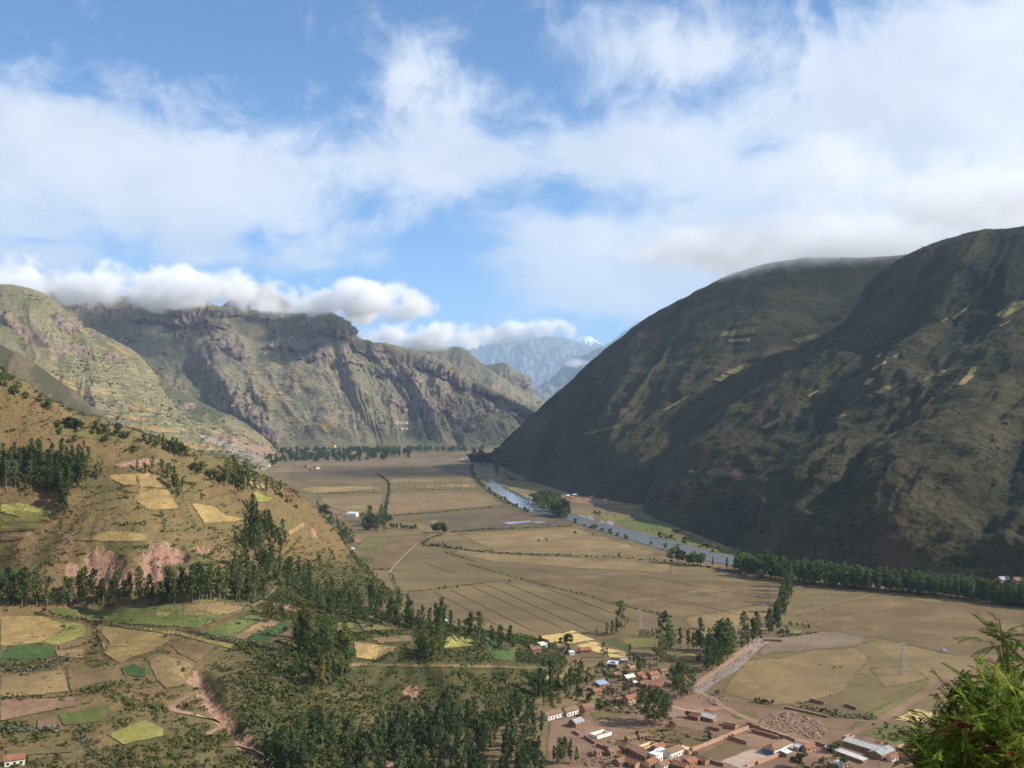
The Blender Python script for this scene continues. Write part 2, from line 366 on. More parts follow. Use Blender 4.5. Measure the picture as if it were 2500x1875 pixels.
b_crest = [(2200, 648, 2560), (2330, 585, 2420), (2480, 558, 2350), (2700, 530, 2300), (3000, 520, 2250), (3500, 520, 2150)]
b_75 = [(2030, 825, 2420), (2190, 815, 2200), (2360, 790, 2030), (2560, 780, 1930), (2900, 760, 1850), (3400, 760, 1700)]
b_50 = [(1810, 998, 2280), (2000, 1000, 1980), (2180, 1015, 1740), (2380, 1010, 1600), (2700, 1000, 1500), (3200, 1000, 1350)]
b_25 = [(1650, 1135, 2150), (1840, 1160, 1780), (2020, 1190, 1500), (2230, 1215, 1330), (2560, 1240, 1220), (3050, 1300, 1050)]
b_0 = [(1570, 1250), (1720, 1312), (1900, 1375), (2150, 1425), (2500, 1482), (3000, 1600)]
rb = [np.array([fl(*q) for q in b_0])] + [np.array([P(*q) for q in r]) for r in (b_25, b_50, b_75, b_crest)]
rb = [np.concatenate([[r[0] + np.array((150, 560, min(-60.0, -0.25 * r[0][2])))], [r[0] + np.array((60, 230, -20 - 0.06 * r[0][2]))], r]) for r in rb]
rb.append(rb[-1] + np.array((300, 460, -300)))
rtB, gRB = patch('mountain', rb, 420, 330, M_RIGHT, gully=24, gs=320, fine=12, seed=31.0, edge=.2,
             terr=[(2250, 1330, 260, 110, .1, .9), (2300, 760, 220, 60, -.5, .5), (2400, 620, 100, 40, -.2, .6), (2300, 1120, 260, 60, -.1, .5)],
             scars=[(1725, 1140, 10, 46, .6, .9), (1690, 1220, 14, 46, .7, .7), (1630, 1220, 10, 36, .7, .6), (1800, 1180, 8, 40, .6, .6), (2190, 1365, 50, 40, 0, .8), (1900, 1320, 10, 50, .7, .5), (1865, 1030, 20, 14, -.4, .8), (1560, 1225, 10, 20, 0, .4),
                    (1790, 1150, 4, 24, .5, 1.0), (1860, 1190, 8, 40, .6, .5)], lift=0)

# ------------------------------------------------------------------ mountains down the valley
def range_(name, crest, mat, base_dy, back_dy, **kw):
    cr = np.array([P(*q) for q in crest]); ba = cr.copy(); ba[:, 1] -= base_dy; ba[:, 2] = np.minimum(0, cr[:, 2] - 50)
    return patch(name, rows_between(ba, cr, 5) + [cr + np.array((0, back_dy, -0.5 * back_dy))], kw.pop('nu', 180), kw.pop('nv', 110), mat, **kw)
range_('mountain', [(820, 850, 8200), (960, 850, 8200), (1020, 846, 8200), (1075, 850, 8150), (1125, 848, 8100), (1180, 888, 8050), (1225, 928, 8000), (1280, 975, 7900), (1340, 1012, 7800), (1420, 1060, 7700)], M_LEFT, 1300, 500, gully=60, gs=480, fine=26, seed=41., terr=[(1100, 880, 100, 30, .3, .4)])
range_('mountain', [(1100, 900, 9600), (1185, 892, 9600), (1225, 886, 9600), (1250, 900, 9550), (1275, 935, 9500), (1300, 962, 9450), (1340, 990, 9400), (1400, 1030, 9300), (1480, 1080, 9200)], M_LEFT, 1300, 600, gully=50, gs=420, fine=26, seed=43., cliffs=[(1280, 940, 26, 22, 60, .5), (1262, 935, 16, 24, 60, 0), (1325, 1000, 20, 18, 60, .4)], nu=150, nv=90)
range_('mountain', [(1280, 985, 24000), (1330, 940, 24000), (1380, 895, 24000), (1440, 868, 24000), (1500, 850, 24000), (1580, 830, 24000), (1700, 800, 24000)], M_FAR, 4300, 1500, gully=320, gs=2100, fine=80, seed=45., nu=130, nv=90)
range_('mountain', [(1100, 880, 42000), (1180, 862, 42000), (1225, 852, 42000), (1262, 846, 42000), (1290, 836, 42000), (1340, 830, 42000), (1390, 838, 42000), (1430, 850, 42000), (1470, 858, 42000), (1520, 826, 42000), (1560, 802, 42000), (1620, 800, 42000), (1700, 780, 42000)], M_FAR, 9000, 3000, gully=700, gs=4200, fine=200, seed=47., nu=200, nv=110)
range_('mountain', [(1300, 870, 52000), (1380, 840, 52000), (1412, 826, 52000), (1440, 823, 52000), (1465, 838, 52000), (1500, 850, 52000), (1560, 860, 52000)], snow_mat(), 5200, 2900, gully=250, gs=2700, fine=220, seed=49., nu=120, nv=70)
# ------------------------------------------------------------------ valley floor
def floor_mat():
    m, n, b = new_mat('valley_soil')
    p = geo(n).outputs['Position']
    big = n.noise(p, 0.004, 4); mid = n.noise(p, 0.03, 5, .6); fin = n.noise(p, 0.25, 4, .6)
    c = n.mix(n.step(big, .38, .62), (0.175, 0.122, 0.056), (0.23, 0.165, 0.075))
    c = n.mix(n.math('MULTIPLY', n.step(mid, .45, .68), .5), c, (0.13, 0.105, 0.055))
    c = n.mix(n.math('MULTIPLY', n.step(fin, .45, .7), .4), c, (0.25, 0.17, 0.09))
    sk = n.noise(n.vmath('MULTIPLY', p, (.004, .02, 1.0)), 1.0, 4, .6)
    c = n.mix(n.math('MULTIPLY', n.step(sk, .42, .66), .55), c, (0.105, 0.075, 0.046))
    vo = n.new('ShaderNodeTexVoronoi'); vo.inputs['Scale'].default_value = 1.0; vo.inputs['Randomness'].default_value = .55; n.L.new(n.vmath('MULTIPLY', p, (.0085, .0042, 0.0)), vo.inputs['Vector'])
    pl = n.xyz(vo.outputs['Color'])[0]
    c = n.mix(n.math('MULTIPLY', n.step(pl, .0, 1.0, False), .42), c, (0.105, 0.082, 0.04))
    n.L.new(c, b.inputs['Base Color']); bump(n, b, fin, .6, .7); return m
vv = np.array([(-60000, -2000, 0), (60000, -2000, 0), (60000, 90000, 0), (-60000, 90000, 0)], float)
ground = link('ground', raw_mesh('ground', vv, [(0, 1, 2, 3)]), floor_mat()); tag(ground, kind='structure')
# ------------------------------------------------------------------ near hillside on the left: benches, slopes and ridge
hp = []          # world control points of the hillside
def hz_(px, py, z): hp.append(PZ(px, py, z))
def hd_(px, py, D): hp.append(P(px, py, D))
ridge_pts = [(-220, 880, 830), (-100, 925, 865), (0, 956, 890), (127, 1006, 915), (235, 1038, 940), (362, 1074, 965), (463, 1110, 985), (542, 1136, 1005), (633, 1186, 1035), (687, 1210, 1055), (723, 1238, 1070), (775, 1262, 1090), (820, 1306, 1115), (853, 1348, 1135), (889, 1388, 1155), (922, 1437, 1172)]
for q in ridge_pts: hd_(*q)
for i, q in enumerate(ridge_pts):
    w = P(*q)
    hp.append(np.array((w[0] - 20, w[1] + 130, w[2] - 75 if w[2] > 75 else -6)))
    hp.append(np.array((w[0] - 60, w[1] + 330, w[2] * .25 - 5)))
for q in [(0, 1480, 66), (200, 1470, 66), (400, 1480, 64), (560, 1492, 62), (650, 1510, 57), (0, 1640, 60), (200, 1640, 58), (400, 1640, 55), (0, 1875, 50), (250, 1875, 44), (-200, 1500, 70), (-200, 1875, 54), (0, 2150, 44), (300, 2150, 36),
          (480, 1720, 47), (700, 1570, 55), (850, 1535, 49), (1000, 1545, 42), (1150, 1545, 29), (1245, 1560, 12), (1330, 1565, 1), (900, 1625, 41), (1100, 1632, 34), (1250, 1640, 16), (1335, 1650, 2),
          (600, 1800, 36), (700, 1875, 22), (900, 1875, 5), (1100, 1875, 0), (1100, 1780, 2), (900, 1780, 15), (1250, 1780, -3), (1330, 1720, -3), (700, 1700, 42), (800, 1800, 22), (1000, 1700, 20), (1180, 1700, 6), (700, 2150, 4), (1000, 2150, -4), (500, 2000, 34), (1250, 1900, -5), (1420, 1600, -4), (1420, 1750, -6)]: hz_(*q)
for q in [(0, 1330, 832), (250, 1290, 838), (250, 1425, 785), (420, 1350, 832), (560, 1370, 850), (640, 1410, 862), (750, 1445, 890), (820, 1475, 920), (900, 1495, 950),
          (0, 1150, 868), (250, 1180, 890), (450, 1200, 928), (600, 1262, 972), (700, 1335, 1010), (780, 1395, 1050), (850, 1432, 1090), (0, 1050, 882), (200, 1085, 908), (400, 1130, 948), (-200, 1250, 830), (0, 1420, 785)]: hd_(*q)
for q in [(1000, 1515), (1100, 1530), (1200, 1535), (1000, 1450), (1300, 1500), (1500, 1650), (1500, 1900)]: hp.append(PZ(*q, 0) - np.array((0, 0, 5.0)))
hp = np.array(hp)
def tps_fit(p, smooth=0.0):
    n = len(p); q = p[:, :2] / 300.0
    r = np.linalg.norm(q[:, None] - q[None], axis=-1)
    K = np.where(r > 0, r * r * np.log(r + 1e-12), 0) + np.eye(n) * smooth
    Q = np.concatenate([np.ones((n, 1)), q], 1)
    A = np.block([[K, Q], [Q.T, np.zeros((3, 3))]])
    return q, np.linalg.solve(A, np.concatenate([p[:, 2], np.zeros(3)]))
tq, tw = tps_fit(hp, 0.002)
def tps(x, y):
    sh = x.shape; s = np.stack([x.ravel(), y.ravel()], -1) / 300.0; out = np.zeros(len(s))
    for i in range(len(tq)):
        r2 = ((s - tq[i]) ** 2).sum(-1); out += tw[i] * 0.5 * r2 * np.log(r2 + 1e-12)
    out += tw[-3] + s @ tw[-2:]
    return out.reshape(sh)
HX = np.linspace(-640, 190, 380); HY = np.linspace(400, 1500, 500)
gx, gy = np.meshgrid(HX, HY)
hz = tps(gx, gy)
lush0 = np.clip(sstep(gy, 760, 640) * sstep(gx, -260, -150) + sstep(gx, -210, -120) * sstep(hz, 60, 40), 0, 1)
hgt = sstep(hz, 1.0, 14.0)
steep = np.hypot(*np.gradient(hz, HY, HX))
tz = hz / 8.0 + 1.1 * fbm(gx / 120, gy / 120, 5.5, 3); stair = np.floor(tz) + sstep(tz - np.floor(tz), .55, .95) - tz
hz = hz + hgt * (6.0 * sstep(steep, .12, .35) * stair * (.35 + .65 * sstep(fbm(gx / 70, gy / 70, 2.9, 2), -.2, .3)) + 3.2 * fbm(gx / 60, gy / 60, .3, 5) + (1.5 + 5.0 * sstep(steep, .25, .6)) * (ridged(gx / 85 + .4 * fbm(gx / 90, gy / 90, 2., 2), gy / 140, 4.4, 3) - .6))
ppx, ppy = proj(np.stack([gx, gy, hz], -1))
wobh = .35 * fbm(gx / 14, gy / 14, 1.7, 3)
def spot(cx, cy, rx, ry, tl=0.0, a=.6, b=1.05):
    ca, sa = math.cos(tl), math.sin(tl)
    ex = ((ppx - cx) * ca + (ppy - cy) * sa) / rx; ey = (-(ppx - cx) * sa + (ppy - cy) * ca) / ry
    return 1 - sstep(np.hypot(ex, ey) + wobh, a, b)
# bare earth: landslip faces above the bench, gullies, the scree toe
scarm = np.zeros_like(hz)
for q in [(258, 1385, 64, 52, .1), (382, 1365, 48, 68, .35), (320, 1402, 60, 34, 0), (172, 1392, 20, 26, .4), (435, 1352, 30, 24, .5), (497, 1334, 26, 16, 0), (410, 1340, 12, 26, 0), (690, 1480, 60, 12, .3), (1003, 1690, 22, 22, 0), (960, 1870, 24, 24, .5), (500, 1690, 26, 40, -.4), (330, 1130, 60, 10, -.1), (100, 1110, 20, 14, .5), (610, 1790, 8, 26, -.5), (765, 1300, 10, 14, -.4)]:
    scarm = np.maximum(scarm, spot(*q))
cut = np.zeros_like(hz)
for q in [(258, 1392, 64, 50, .1), (382, 1368, 48, 66, .35), (320, 1404, 60, 34, 0), (435, 1352, 30, 24, .5), (497, 1336, 28, 18, 0)]: cut = np.maximum(cut, spot(*q, .5, 1.1))
hz = hz - cut * (5.0 + 4.0 * ridged(ppx / 12, ppy / 70, 6.0, 3))
# the ravine that drops to the grove, and lesser gullies in the scrub slope
def carve(line, w, d):
    global hz
    L = np.array([PZ(*q)[:2] for q in line]); dist = np.full(hz.shape, 1e9)
    for a, b in zip(L[:-1], L[1:]):
        ab = b - a; t = np.clip(((gx - a[0]) * ab[0] + (gy - a[1]) * ab[1]) / (ab @ ab), 0, 1)
        dist = np.minimum(dist, np.hypot(gx - a[0] - t * ab[0], gy - a[1] - t * ab[1]))
    dist = dist + 3 * fbm(gx / 20, gy / 20, 9., 2)
    hz = hz - d * np.exp(-(np.abs(dist) / w) ** 2)
    return np.exp(-(np.abs(dist) / w) ** 2)
rav = carve([(480, 1640, 54), (520, 1690, 50), (560, 1740, 45), (600, 1785, 39), (650, 1850, 30), (690, 1900, 22)], 7, 9)
carve([(950, 1635, 40), (930, 1680, 28), (950, 1740, 17)], 7, 6); carve([(1050, 1635, 36), (1060, 1690, 22), (1080, 1750, 8)], 7, 6); carve([(560, 1330, 95), (600, 1400, 75), (660, 1450, 64)], 9, 6)
scarm = np.maximum(scarm, .7 * (rav > .55))
hill_me = raw_mesh('hillside', np.stack([gx, gy, hz], -1).reshape(-1, 3), grid_faces(len(HY), len(HX)), True)
lush = np.clip(sstep(ppy, 1590, 1660) * sstep(ppx, 560, 720) + sstep(ppx, 520, 640) * sstep(ppy, 1330, 1400) * .85 + .6 * sstep(ppy, 1690, 1780) * sstep(ppx, 220, 480), 0, 1)
lush = np.clip(lush + .45 * fbm(gx / 50, gy / 50, 3.3, 4) * (lush > .05) + .55 * sstep(fbm(gx / 38, gy / 38, 8.8, 4), .12, .5), 0, 1)
add_attr(hill_me, 'scar', scarm); add_attr(hill_me, 'lush', lush)
def hill_mat():
    m, n, b = new_mat('hill_soil')
    g = geo(n); p = g.outputs['Position']
    big = n.noise(p, 0.012, 4); mid = n.noise(p, 0.06, 5, .6); fin = n.noise(p, 0.33, 4, .62)
    c = n.mix(n.step(n.math('ADD', n.math('MULTIPLY', big, .5), n.math('MULTIPLY', mid, .5)), .4, .6), (0.16, 0.10, 0.047), (0.215, 0.15, 0.066))
    c = n.mix(n.math('MULTIPLY', n.step(n.math('ADD', n.math('MULTIPLY', mid, .6), n.math('MULTIPLY', big, .4)), .46, .58), .62), c, (0.098, 0.092, 0.036))
    c = n.mix(attr(n, 'lush'), c, n.mix(n.step(mid, .4, .62), (0.048, 0.056, 0.02), (0.095, 0.078, 0.032)))
    c = n.mix(n.math('MULTIPLY', n.step(fin, .5, .68), .55), c, (0.075, 0.065, 0.03))
    st = n.noise(n.vmath('MULTIPLY', p, (.35, .35, .06)), 1.0, 4, .6)
    ec = n.mix(n.step(st, .38, .62), (0.23, 0.128, 0.085), (0.33, 0.20, 0.135))
    c = n.mix(n.step(n.math('ADD', attr(n, 'scar'), n.math('ADD', n.math('MULTIPLY', n.math('SUBTRACT', fin, .5), 1.1), n.math('MULTIPLY', n.math('SUBTRACT', st, .5), 1.6))), .5, .66), c, ec)
    n.L.new(c, b.inputs['Base Color'])
    bump(n, b, n.math('ADD', fin, n.math('MULTIPLY', mid, 1.6)), 1.6, .8)
    return m
hill = link('hillside', hill_me, hill_mat()); tag(hill, kind='structure')

# slope under the lookout, below the frame
lx, ly = np.meshgrid(np.linspace(-900, 900, 90), np.concatenate([np.linspace(-400, 0, 14), np.linspace(6, 560, 90)]))
lzz = np.where(ly < 2, 218.3 + .25 * np.maximum(-ly, 0), np.maximum(218.3 - .74 * (ly - 2), -8 + 0 * ly)) + 2.0 * fbm(lx / 40, ly / 40, 6.6, 4) * sstep(np.abs(ly) + np.abs(lx) * .3, 12, 80)
lk = raw_mesh('hillside', np.stack([lx, ly, lzz], -1).reshape(-1, 3), grid_faces(*lx.shape), True)
add_attr(lk, 'scar', lx * 0); add_attr(lk, 'lush', lx * 0 + .5)
lk_o = link('hillside', lk, hill.data.materials[0]); tag(lk_o, kind='structure')

# ------------------------------------------------------------------ finding ground under a picture point
def bvh_of(o):
    me = o.data; n = len(me.vertices); co = np.empty(n * 3, np.float32); me.vertices.foreach_get('co', co)
    k = me.polygons[0].loop_total; li = np.empty(len(me.loops), np.int32); me.loops.foreach_get('vertex_index', li)
    return BVHTree.FromPolygons(co.reshape(-1, 3).tolist(), li.reshape(-1, k).tolist())
BV = {}
SURF = {'hill': hill, 'ra': rtA, 'rb': rtB, 'left': left_mtn, 'spur': spur}
CAM = Vector((0, 0, H))
def hit(px, py, surf='hill'):
    """the spot of ground the line of sight meets: on one landform, else on the valley floor"""
    d = Vector(((px - CX) / F, 1.0, -(py - YH) / F))
    if surf != 'floor':
        if surf not in BV: BV[surf] = bvh_of(SURF[surf])
        loc, nor, idx, dist = BV[surf].ray_cast(CAM, d)
        if loc is not None and (surf != 'hill' or loc.z > 0.0):
            return np.array(loc), np.array(nor if nor.z > 0 else -nor)
        if surf != 'hill' or py <= YH + 40: return None, None
    return PZ(px, py, 0.0), np.array((0, 0, 1.0))
def zhill(x, y):
    fx = (x - HX[0]) / (HX[1] - HX[0]); fy = (y - HY[0]) / (HY[1] - HY[0])
    if not (0 <= fx < len(HX) - 1 and 0 <= fy < len(HY) - 1): return 0.0
    i, j = int(fy), int(fx); a, b = fy - i, fx - j
    z = (hz[i, j] * (1 - b) + hz[i, j + 1] * b) * (1 - a) + (hz[i + 1, j] * (1 - b) + hz[i + 1, j + 1] * b) * a
    return max(z, 0.0)
# ------------------------------------------------------------------ fields, tracks, river laid on the land
def field_mat(name, a, b_, speck=None, rows=0.0, ang_=0.0, rowcol=None, nscale=1.0):
    m, n, b = new_mat(name)
    p = geo(n).outputs['Position']
    big = n.noise(p, 0.02 * nscale, 4); fin = n.noise(p, 0.4 * nscale, 4, .65); mid = n.noise(p, 0.11 * nscale, 4, .6)
    c = n.mix(n.step(n.math('ADD', n.math('MULTIPLY', big, .55), n.math('MULTIPLY', mid, .45)), .44, .56), tuple(q * .86 for q in a), tuple(q * 1.06 for q in b_))
    wide = n.noise(p, 0.007 * nscale, 3)
    c = n.mix(n.math('MULTIPLY', n.step(wide, .45, .6), .35), c, tuple(q * .62 for q in a))
    vo = n.new('ShaderNodeTexVoronoi'); vo.inputs['Scale'].default_value = 1.0; vo.inputs['Randomness'].default_value = .5; n.L.new(n.vmath('MULTIPLY', p, (.016, .009, 0.0)), vo.inputs['Vector'])
    c = n.mix(n.math('MULTIPLY', n.xyz(vo.outputs['Color'])[0], .34), c, tuple(q * .55 for q in a))
    if speck: c = n.mix(n.math('MULTIPLY', n.step(n.math('ADD', n.math('MULTIPLY', fin, .6), n.math('MULTIPLY', mid, .4)), .47, .6), .8), c, speck)
    if rows:
        x, y, z = n.xyz(p)
        t = n.math('ADD', n.math('MULTIPLY', x, math.cos(ang_) / rows), n.math('MULTIPLY', y, math.sin(ang_) / rows))
        t = n.math('ADD', t, n.math('MULTIPLY', big, 1.2))
        f = n.math('PINGPONG', t, 0.5)
        c = n.mix(n.math('MULTIPLY', n.step(f, .22, .36), .75), c, rowcol)
    ed = n.math('ADD', attr(n, 'edge'), n.math('ADD', n.math('MULTIPLY', n.math('SUBTRACT', fin, .5), .9), n.math('MULTIPLY', n.math('SUBTRACT', mid, .5), 1.4)))
    c = n.mix(n.step(ed, .42, .12), c, n.mix(n.step(fin, .4, .6), (0.135, 0.10, 0.045), (0.09, 0.085, 0.032)))
    n.L.new(c, b.inputs['Base Color']); bump(n, b, fin, .5, .7)
    return m
FM = dict(
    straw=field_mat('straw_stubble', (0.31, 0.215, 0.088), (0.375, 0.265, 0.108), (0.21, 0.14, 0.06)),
    tan=field_mat('tan_stubble', (0.24, 0.17, 0.08), (0.295, 0.21, 0.095), (0.175, 0.118, 0.058)),
    gold=field_mat('golden_stubble', (0.28, 0.195, 0.078), (0.34, 0.24, 0.095), (0.20, 0.135, 0.055)),
    brown=field_mat('ploughed_brown', (0.175, 0.118, 0.06), (0.22, 0.152, 0.075), (0.13, 0.088, 0.046)),
    dark=field_mat('dark_soil', (0.14, 0.10, 0.065), (0.17, 0.12, 0.075), (0.115, 0.085, 0.05)),
    mauve=field_mat('bare_grey_soil', (0.20, 0.145, 0.095), (0.24, 0.175, 0.12), (0.16, 0.11, 0.072)),
    green=field_mat('green_crop', (0.11, 0.145, 0.038), (0.155, 0.175, 0.05), (0.10, 0.09, 0.035)),
    deep=field_mat('deep_green_crop', (0.05, 0.095, 0.032), (0.08, 0.12, 0.04), (0.04, 0.07, 0.02)),
    lime=field_mat('yellow_green_grass', (0.235, 0.22, 0.06), (0.30, 0.275, 0.075), (0.15, 0.14, 0.045)),
    olive=field_mat('olive_grass', (0.16, 0.145, 0.05), (0.21, 0.175, 0.06), (0.11, 0.10, 0.04)),
    corn=field_mat('drying_maize', (0.62, 0.44, 0.16), (0.70, 0.52, 0.22), (0.5, 0.34, 0.13)),
    cornrow=field_mat('drying_maize_rows', (0.62, 0.47, 0.19), (0.68, 0.52, 0.22), None, 2.6, 1.35, (0.20, 0.15, 0.07)),
    earth=field_mat('reddish_earth', (0.235, 0.145, 0.092), (0.30, 0.19, 0.12), (0.18, 0.11, 0.07)),
    road=field_mat('packed_earth', (0.34, 0.21, 0.135), (0.39, 0.25, 0.165), (0.29, 0.18, 0.12)),
    gravel=field_mat('grey_gravel', (0.27, 0.23, 0.19), (0.34, 0.29, 0.24), (0.20, 0.17, 0.14)),
    pale=field_mat('pale_track', (0.28, 0.215, 0.12), (0.34, 0.26, 0.145), (0.24, 0.18, 0.10)),
    asphalt=field_mat('grey_road', (0.15, 0.14, 0.135), (0.19, 0.175, 0.165), None),
    scree=field_mat('grey_scree', (0.27, 0.215, 0.16), (0.34, 0.275, 0.21), (0.20, 0.155, 0.115)),
    concrete=field_mat('court_concrete', (0.46, 0.335, 0.245), (0.50, 0.37, 0.275), None),
    wetrow=field_mat('maize_rows', (0.22, 0.15, 0.075), (0.27, 0.185, 0.09), (0.18, 0.12, 0.06), 14.0, 0.15, (0.21, 0.15, 0.07)))
_lay = 0
def _cdt(poly, res, jit=0.25, ragged=0.0):
    """fill a polygon (picture px) with small triangles"""
    poly = np.array(poly, float); out = []
    for a, b in zip(poly, np.roll(poly, -1, 0)):
        k = max(1, int(np.linalg.norm(b - a) / res))
        for i in range(k):
            q = a + (b - a) * i / k
            if ragged: q = q + np.array((perlin(q[0] / 9.0, q[1] / 5.0, 3.3), .6 * perlin(q[0] / 9.0, q[1] / 5.0, 8.1))) * ragged
            out.append(q)
    out = np.array(out); nb = len(out)
    x0, y0 = out.min(0); x1, y1 = out.max(0); inner = []
    yy = y0 + res * .6
    while yy < y1:
        xx = x0 + res * .7
        while xx < x1:
            inner.append((xx, yy)); xx += res * 1.25
        yy += res * .8
    inner = np.array(inner) if inner else np.zeros((0, 2))
    if len(inner):
        ins = np.zeros(len(inner), bool); j = nb - 1
        for i in range(nb):
            xi, yi = out[i]; xj, yj = out[j]
            c = ((yi > inner[:, 1]) != (yj > inner[:, 1])) & (inner[:, 0] < (xj - xi) * (inner[:, 1] - yi) / (yj - yi + 1e-12) + xi)
            ins ^= c; j = i
        inner = inner[ins]
    allp = np.concatenate([out, inner])
    r = delaunay_2d_cdt([Vector(q) for q in allp], [(i, (i + 1) % nb) for i in range(nb)], [], 1, 1e-4)
    return np.array([tuple(q) for q in r[0]]), [tuple(f) for f in r[2]]
def drape(name, poly, mat, surf='hill', off=0.35, res=9.0, ragged=3.2, soft=9.0):
    """a sheet of ground cover lying on the land, its rim turned down into the soil"""
    global _lay
    _lay += 1
    p2, fc = _cdt(poly, res, ragged=ragged)
    vs_, ok = [], []
    for q in p2:
        l, nn = hit(q[0], q[1], surf)
        ok.append(l is not None); vs_.append((0, 0, 0) if l is None else tuple(l + nn * (off + .004 * (_lay % 60))))
    fc = [f for f in fc if all(ok[i] for i in f)]
    # drop triangles that bridge a gap in depth
    V = np.array(vs_)
    fc = [f for f in fc if max(np.linalg.norm(V[f[i]] - V[f[(i + 1) % 3]]) for i in range(3)) < 60 + .06 * V[f[0]][1]]
    if not fc: return None
    pg = np.array(poly, float); dd = np.full(len(p2), 1e9)
    for a_, b_ in zip(pg, np.roll(pg, -1, 0)):
        ab = b_ - a_; t_ = np.clip(((p2 - a_) @ ab) / (ab @ ab + 1e-9), 0, 1); df = (p2 - a_ - t_[:, None] * ab) * (1, 1.8); dd = np.minimum(dd, np.hypot(df[:, 0], df[:, 1]))
    me = raw_mesh(name, V, np.array(fc)); add_attr(me, 'edge', np.clip(dd / soft, 0, 1)); me.validate()
    o = link(name, me, FM[mat] if isinstance(mat, str) else mat); tag(o, kind='structure')
    return o
def strip(name, line, w_m, mat, surf='floor', off=0.12, taper=None, res=8.0):
    """a track or ditch of given width in metres along a picture line"""
    global _lay
    _lay += 1
    line = np.array(line, float); pts = []
    seg = catmull(line, max(2, int(np.linalg.norm(np.diff(line, axis=0), axis=1).sum() / res)))
    W_ = []
    for q in seg:
        l, nn = hit(q[0], q[1], surf)
        if l is not None: W_.append(l + np.array((0, 0, off + .004 * (_lay % 60))))
    if len(W_) < 2: return None
    W_ = np.array(W_); t = np.gradient(W_, axis=0); t[:, 2] = 0; t /= np.linalg.norm(t, axis=1)[:, None] + 1e-9
    s = np.stack([-t[:, 1], t[:, 0], t[:, 2] * 0], -1)
    wj = w_m * .5 * (1 + .25 * perlin(np.arange(len(W_)) * .37, 1.0, float(_lay)))[:, None]
    V = np.stack([W_ - s * wj, W_ + s * wj], 1).reshape(-1, 3)
    fcs = [(2 * i, 2 * i + 1, 2 * i + 3, 2 * i + 2) for i in range(len(W_) - 1)]
    sm = raw_mesh(name, V, fcs); add_attr(sm, 'edge', np.ones(len(V)))
    o = link(name, sm, FM[mat] if isinstance(mat, str) else mat); tag(o, kind='structure')
    return o
Z3 = lambda pts: [(.3617 * x, 1400 + .3617 * y) for x, y in pts]
# --- hillside fields
for mt, pl in [
    ('straw', [(0, 290), (250, 285), (430, 330), (440, 380), (280, 470), (0, 500)]), ('lime', [(330, 312), (590, 342), (590, 420), (400, 490), (262, 466), (440, 382)]),
    ('brown', [(0, 500), (200, 490), (150, 478), (0, 540)]), ('deep', [(0, 520), (150, 482), (370, 490), (372, 560), (200, 600), (0, 605)]), ('brown', [(400, 490), (590, 425), (600, 480), (400, 520)]), ('tan', [(380, 520), (590, 500), (560, 580), (380, 560)]),
    ('gold', [(690, 352), (1180, 420), (1130, 470), (1000, 540), (800, 605), (700, 540), (740, 470), (680, 400)]), ('brown', [(1150, 482), (1490, 476), (1330, 600), (1220, 550)]),
    ('tan', [(1080, 545), (1310, 610), (1290, 660), (1110, 770), (1040, 690), (1000, 590)]), ('green', [(340, 238), (900, 235), (1230, 212), (1480, 285), (1660, 262), (1450, 330), (1330, 370), (900, 345), (560, 315), (350, 270)]),
    ('tan', [(950, 282), (1230, 215), (1500, 190), (1690, 240), (1480, 290), (1150, 292)]), ('lime', [(1240, 205), (1450, 160), (1500, 188), (1250, 216)]), ('deep', [(1200, 340), (1400, 300), (1560, 292), (1450, 330), (1330, 368)]),
    ('green', [(1330, 400), (1560, 320), (1690, 280), (1790, 300), (1560, 432), (1400, 420)]), ('tan', [(1562, 432), (1790, 306), (1900, 330), (1640, 450)]), ('deep', [(1642, 452), (1900, 334), (1990, 312), (1800, 472)]), ('brown', [(1802, 474), (1990, 352), (1960, 500)]),
    ('lime', [(690, 325), (1190, 392), (1600, 482), (1560, 512), (1200, 420), (690, 346)]), ('lime', [(690, 470), (735, 475), (690, 545), (790, 612), (1000, 560), (1150, 480), (1140, 468), (990, 552), (800, 612), (690, 560)]),
    ('tan', [(0, 692), (430, 652), (470, 800), (0, 850)]), ('brown', [(450, 650), (640, 640), (760, 720), (476, 798)]), ('earth', [(0, 862), (520, 832), (500, 900), (0, 1000)]),
    ('earth', [(250, 990), (390, 970), (398, 1050), (250, 1060)]), ('green', [(394, 960), (750, 880), (700, 1000), (430, 1030)]), ('olive', [(40, 1200), (520, 1180), (500, 1210), (40, 1240)]),
    ('lime', [(720, 1090), (980, 990), (1100, 1050), (1110, 1100), (830, 1160)]), ('deep', [(820, 640), (900, 610), (1000, 650), (980, 700), (840, 690)]), ('tan', [(1060, 720), (1240, 660), (1260, 760), (1120, 780)])]:
    drape('field', Z3(pl), mt)
